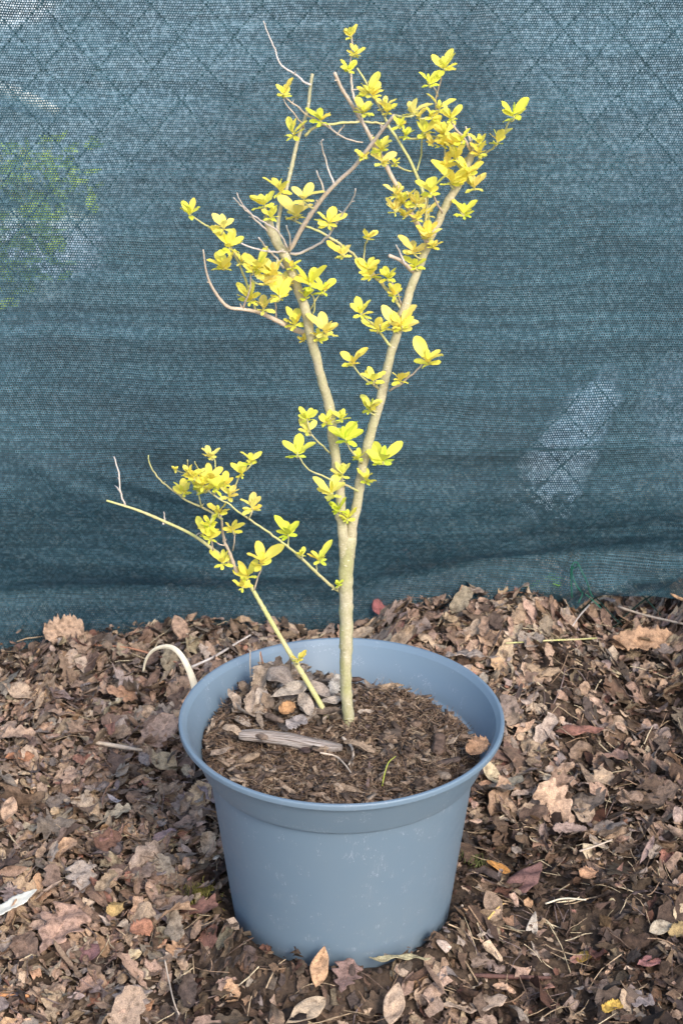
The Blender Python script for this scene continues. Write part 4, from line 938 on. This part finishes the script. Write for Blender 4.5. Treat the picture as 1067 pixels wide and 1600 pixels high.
stick("stick", [(852, 1412), (880, 1404), (915, 1406)], [.0010, .0010, .0008], M_STRAP, "thin straw-coloured stalk beside the dark red-purple leaf", lift=.016)
stick("stick", [(905, 1330), (930, 1322), (956, 1312)], [.0011, .0010, .0008], M_TWIG, "thin pinkish stalk slanting up in the litter right of the pot", lift=.020)
stick("stick", [(762, 1436), (774, 1422), (786, 1412)], [.0011, .0011, .0008], mat_plain("yellow_straw", (.62, .42, .14), .6, .2, 200), "short yellow straw at the base of the red-purple leaf", lift=.016)
stick("stick", [(258, 1500), (264, 1530), (272, 1565), (280, 1585)], [.0009, .0009, .0008, .0006], M_TWIG, "long thin grass stalk running down left of the pot", lift=.020)
stick("stick", [(205, 1402), (235, 1420), (265, 1440)], [.0030, .0032, .0022], mat_plain("dark_twig", (.12, .085, .08), .8, .3, 200), "dark decayed twig in front of the terracotta leaf", lift=.014)
stick("stick", [(740, 1524), (790, 1526), (860, 1528)], [.0022, .0026, .0018], mat_plain("reddish_dark_twig", (.10, .05, .04), .75, .3, 200), "dark reddish twig lying flat on the humus at lower right", lift=.008)
# seed pod / curled straw at the pot's foot
lay("seed_pod", 624, 1497, 92, 11, 2, 'strip', (.50, .44, .27), "long pale curled seed pod lying against the front foot of the pot", cat="seed pod", lift=.016, ky=6, kx=.25, seed=51)
# white torn strip
lay("bark_strip", 22, 1412, 92, 22, 48, 'strip', (.80, .79, .72), "torn white strip lying at the lower left edge", cat="strip", lift=.028, fold=.15, kx=.2, seed=52, mat=M_WHITE, crumple=.0005)
# cream strap arching up beside the rim
def strap():
    pts = [(224, 1050, .20), (229, 1030, .195), (240, 1016, .19), (257, 1010, .185), (272, 1013, .18), (284, 1025, .175), (294, 1043, .17), (302, 1064, .165), (308, 1090, .16)]
    C = catmull([at(a, b_, y) for a, b_, y in pts], 40); C[:, 2] -= 0
    T = np.gradient(C, axis=0); T /= np.linalg.norm(T, axis=1)[:, None]; side = np.array([.25, -.9, .30]); side /= np.linalg.norm(side)
    wd = np.interp(np.linspace(0, 1, 40), [0, .3, .6, 1], [.0010, .0018, .0030, .0042])
    up = np.cross(T, side); up /= np.linalg.norm(up, axis=1)[:, None]; sd_ = np.cross(up, T)
    V = np.concatenate([C + up * wd[:, None] + sd_ * .0004, C - up * wd[:, None] + sd_ * .0004, C - up * wd[:, None] - sd_ * .0004, C + up * wd[:, None] - sd_ * .0004])
    n = 40; F = [(k * n + i, k * n + i + 1, ((k + 1) % 4) * n + i + 1, ((k + 1) % 4) * n + i) for k in range(4) for i in range(n - 1)]
    F += [(0, n, 2 * n, 3 * n), (n - 1, 4 * n - 1, 3 * n - 1, 2 * n - 1)]
    tag(mesh_obj("plastic_strap", V, np.array(F), M_STRAP), label="cream flat strap arching out of the litter beside the pot's left rim", cat="strap")
strap()
# green sprig by the net
def sprig(px, py, n, sz, label, col, spread=.02):
    g = ground_hit(px, py) + np.array((0, -.01, .016)); rng = np.random.default_rng(int(px)); root = empty("green_sprig", tuple(g), label=label, cat="plant"); b = Buf(); s = Buf()
    for i in range(n):
        a = rng.uniform(-2.6, -.2) if i % 2 else rng.uniform(0, 6.28); d = np.array([math.cos(a), math.sin(a) * .6, 0]) * spread * rng.uniform(.3, 1.2); tip = g + d + (0, 0, rng.uniform(.010, .024))
        add_tube(s, catmull([g, g + d * .5 + (0, 0, .010), tip], 5), .0006, 5)
        V, F, uv = blade(sz, sz * .55, 'oak', 15, 5, rng, fold=.2); b.add(V @ rotm(a, rng.normal(0, .35), a + 1.57).T + tip, F, uv, np.array(col) * rng.uniform(.8, 1.2))
    s.build("stem", M_GREEN, root); b.build("foliage", M_FOL, root)
sprig(848, 934, 9, .020, "small bright green sprig at the foot of the netting", (.20, .42, .07))
# moss tufts
def tuft(px, py, n, r, label, col, ln=.008):
    g = ground_hit(px, py); rng = np.random.default_rng(int(px)); b = Buf()
    for i in range(n):
        q = rng.normal(0, r, 2) * .6; p = np.array([g[0] + q[0], g[1] + q[1], 0]); p[2] = height(p[0], p[1]) + .009
        d = rng.normal(0, .5, 3); d[2] = 1; d /= np.linalg.norm(d); V, F, C, uv = tube([p, p + d * ln * .6, p + d * ln * rng.uniform(.8, 1.3) + rng.normal(0, .001, 3)], [.0006, .0005, .0002], 3, False); b.add(V, F, uv, np.array(col) * rng.uniform(.5, 1.3))
    tag(b.build("moss_tuft", M_LEAF), label=label, cat="moss")
tuft(312, 1412, 300, .018, "olive-yellow moss tuft beside the pot's lower left wall", (.26, .23, .06), ln=.006)
tuft(742, 1358, 70, .014, "faint green moss wisp close to the pot's right wall", (.15, .17, .06), ln=.006)

# --- in the pot
def driftwood():
    a, c = soil_hit(374, 1148, .0145), soil_hit(534, 1166, .0135); n, k = 40, 18; t = np.linspace(0, 1, n)
    P = a + (c - a) * t[:, None]; P[:, 2] += .002 * np.sin(t * 5)
    R = np.interp(t, [0, .04, .2, .6, .85, 1], [.0045, .0060, .0070, .0076, .0066, .0040])
    V, F, C, uv = tube(P, R, k); ang = np.tile(np.arange(k), n); along = np.repeat(t, k)
    rr = 1 + .22 * (fbm(ang * 1.7 + 3, along * 3, 71) - .5) * 2 + .06 * np.sin(ang * 2.2)
    ctr = np.repeat(P, k, 0); V[:n * k] = ctr + (V[:n * k] - ctr) * rr[:, None]; ctr2 = ctr.copy(); V[:n * k, 2] = ctr2[:, 2] + (V[:n * k, 2] - ctr2[:, 2]) * .75
    m, t_, b_ = newmat("weathered_wood", .8, .2); p = t_.nodes.new("ShaderNodeUVMap"); mp = t_.nodes.new("ShaderNodeMapping"); mp.inputs["Scale"].default_value = (26, 2.0, 1); L(t_, p.outputs[0], mp.inputs[0])
    n1 = noise(t_, 1.6, 5, mp.outputs[0], .65, .4); L(t_, ramp(t_, n1, [(.30, (.05, .035, .028)), (.42, (.20, .155, .125)), (.55, (.42, .36, .32)), (.75, (.60, .55, .50))]), b_.inputs["Base Color"]); bump(t_, b_, n1, 1.0, .003)
    b = Buf(); b.add(V, F, uv); b.T.append(C); b.mt.append(np.zeros(len(C), int))
    tag(b.build("wood_stick", m), label="grey weathered piece of wood lying across the compost in the pot", cat="stick")
driftwood()
lp = dict(where='s')
lay("dry_leaf", 452, 1080, 72, 34, 22, 'ovate', (.46, .39, .32), "largest pale grey-tan curled dry leaf among those beside the thin stem", ky=2.6, kx=.8, lift=.022, tilt=24, seed=61, crumple=.002, **lp)
lay("dry_leaf", 440, 1060, 64, 40, 150, 'ovate', (.34, .28, .24), "grey-brown crumpled leaf on top of the leaf heap in the pot", ky=2.2, kx=-1.2, lift=.026, tilt=38, seed=62, crumple=.003, **lp)
lay("dry_leaf", 478, 1100, 60, 28, 108, 'ovate', (.48, .40, .33), "pale narrow dry leaf lying in front of the thin stem", ky=2.0, kx=.5, lift=.014, tilt=20, seed=63, crumple=.002, **lp)
lay("dry_leaf", 406, 1062, 48, 32, 100, 'torn', (.38, .30, .23), "ragged upright brown leaf under the thin stalks in the pot", ky=1.8, lift=.014, tilt=50, seed=64, crumple=.003, **lp)
lay("dry_leaf", 366, 1092, 46, 16, 120, 'strip', (.42, .33, .26), "narrow rolled leaf at the left end of the leaf heap", ky=4.5, lift=.010, tilt=40, seed=65, **lp)
lay("dry_leaf", 392, 1096, 46, 18, 82, 'strip', (.40, .31, .24), "upright rolled leaf next to the ragged brown one", ky=4.0, lift=.012, tilt=45, seed=66, **lp)
lay("dry_leaf", 500, 1078, 50, 26, 140, 'ovate', (.42, .35, .30), "twisted grey leaf between the thin stem and the trunk", ky=2.4, kx=1., lift=.018, tilt=26, seed=67, crumple=.003, **lp)
lay("dry_leaf", 524, 1070, 38, 22, 70, 'torn', (.66, .60, .52), "whitish leaf scrap standing behind the trunk", ky=1.2, lift=.014, tilt=50, seed=68, **lp)
lay("dry_leaf", 516, 1095, 40, 16, 10, 'ovate', (.50, .43, .37), "small pale curled leaf touching the left side of the trunk", ky=2., lift=.012, tilt=25, seed=69, **lp)
lay("dry_leaf", 448, 1106, 30, 26, 30, 'torn', (.52, .29, .14), "small orange-brown scrap in the middle of the leaf heap", ky=1.2, lift=.014, tilt=20, seed=70, **lp)
lay("dry_leaf", 462, 1128, 40, 30, 20, 'torn', (.38, .33, .31), "ash-grey leaf scrap just above the weathered wood", lift=.012, tilt=18, seed=71, **lp)
lay("dry_leaf", 362, 1140, 38, 22, -20, 'ovate', (.44, .33, .24), "tan cupped leaf at the left end of the weathered wood", ky=2, lift=.014, tilt=22, seed=72, **lp)
lay("dry_leaf", 745, 1166, 44, 36, 25, 'torn', (.42, .25, .15), "reddish tan fan-shaped leaf against the pot's right inner wall", ky=1.0, lift=.016, tilt=30, seed=73, **lp)
lay("dry_leaf", 345, 1175, 42, 14, 20, 'strip', (.36, .28, .22), "brown rolled leaf near the pot's left inner wall", ky=4, lift=.008, seed=74, **lp)
lay("dry_leaf", 560, 1165, 60, 16, -20, 'torn', (.40, .29, .20), "shredded tan leaf curling at the foot of the trunk", ky=2.5, lift=.010, tilt=14, seed=75, **lp)
def chip(px, py, ln, wd, th, rot, label, col, tilt=10, seed=1, lift=.004):
    lift += .0045; P0 = soil_hit(px, py, lift); rng = np.random.default_rng(seed); sc = np.linalg.norm(P0 - CAM) / FPX; ln *= sc; wd *= sc; th *= sc
    n, k = 9, 6; t = np.linspace(-.5, .5, n); a = np.linspace(0, 6.283, k, endpoint=False); V = []
    for i, s in enumerate(t):
        e = (1 - abs(2 * s) ** 8) ** .5 * .7 + .3; wd *= rng.uniform(.93, 1.05); V.append(np.stack([np.full(k, s * ln) + rng.normal(0, ln * .012, k), np.cos(a) * wd / 2 * e * rng.uniform(.85, 1.1, k), np.sin(a) * th / 2 * e * rng.uniform(.7, 1.15, k)], -1))
    V = np.concatenate(V); F = np.array([(i * k + j, i * k + (j + 1) % k, (i + 1) * k + (j + 1) % k, (i + 1) * k + j)[::-1] for i in range(n - 1) for j in range(k)])
    C = np.array([(0, j, j + 1) for j in range(1, k - 1)] + [((n - 1) * k, (n - 1) * k + j + 1, (n - 1) * k + j) for j in range(1, k - 1)])
    M = rotm(rad(rot), rad(tilt), rad(rot - 90)); V = V @ M.T + P0; b = Buf(); b.add(V, F, None, col); b.T.append(C); b.mt.append(np.zeros(len(C), int))
    tag(b.build("bark_chip", M_LEAF, sm=False), label=label, cat="bark chip")
chip(403, 1148, 48, 15, 10, -50, "dark bark chip lying over the left part of the weathered wood", (.20, .145, .11), lift=.018, seed=2)
chip(473, 1168, 46, 20, 9, -62, "blackish bark chip below the middle of the weathered wood", (.075, .05, .045), lift=.006, seed=3)
chip(686, 1162, 48, 22, 12, 85, "upright dark brown bark chip right of the trunk", (.12, .08, .06), lift=.006, seed=4)
chip(700, 1190, 42, 14, 9, 8, "flat dark bark chip below the upright one right of the trunk", (.09, .065, .055), lift=.004, seed=5)
chip(388, 1185, 40, 16, 12, 25, "brown split bark chip below the weathered wood, near the rim", (.24, .175, .12), lift=.006, seed=6)
chip(610, 1150, 36, 30, 16, 10, "rounded grey-purple lump in the compost right of the trunk", (.11, .08, .06), lift=-.002, seed=7)
chip(535, 1062, 66, 9, 8, 2, "dark thin chip against the back wall behind the trunk", (.08, .05, .04), lift=.006, seed=8, tilt=0)
chip(428, 1122, 46, 11, 10, -48, "narrow brown chip pointing down to the weathered wood", (.17, .12, .09), lift=.010, seed=9)
chip(692, 1212, 30, 16, 12, -40, "grey bark chip close to the pot's front right rim", (.26, .20, .15), lift=.006, seed=10)
def wand(name, P, r, mat, label, cat, Y):
    b = Buf(); W = catmull([at(a, c, y) for (a, c), y in zip(P, Y)], 20); add_tube(b, W, np.linspace(r, r * .6, 20), 6); tag(b.build(name, mat), label=label, cat=cat)
sb = .098
wand("stalk", [(398, 1082), (393, 1065), (391, 1040), (391, 1016)], .0009, M_TWIG, "thin upright brown stalk standing in the pot, the one nearer its left rim", "stalk", [sb] * 4)
wand("stalk", [(398, 1072), (404, 1056), (407, 1040), (406, 1020)], .0008, M_TWIG, "thin upright stalk leaning right, the middle of three in the pot", "stalk", [sb] * 4)
wand("stalk", [(418, 1056), (412, 1040), (409, 1028), (407, 1018)], .0009, mat_plain("rust_stalk", (.32, .14, .06), .6, .2), "short rust-brown stalk bent towards the other two in the pot", "stalk", [sb] * 4)
stick("grass_blade", [(597, 1228), (601, 1216, .006), (607, 1205, .010), (618, 1198, .012)], [.0005, .0006, .0005, .0003], mat_plain("fresh_blade", (.36, .40, .06), .5, .1), "tiny yellow-green grass blade curling up from the compost", "grass blade", where='s', lift=.004, k=6)
stick("root", [(574, 1228), (576, 1205), (578, 1182)], [.0017, .0016, .0012], mat_plain("root_brown", (.17, .115, .10), .8, .3, 300), "upright dark brown root piece in the compost near the front rim", "root", where='s', lift=.005)
stick("root", [(535, 1152), (548, 1165), (552, 1182), (545, 1195)], [.0014, .0013, .0012, .0008], M_TWIG, "curved pale root at the right end of the weathered wood", "root", where='s', lift=.010)
stick("root", [(500, 1176), (525, 1182), (540, 1196), (550, 1210)], [.0010, .0010, .0009, .0006], M_TWIG, "thin pale root curling below the weathered wood's right end", "root", where='s', lift=.007)
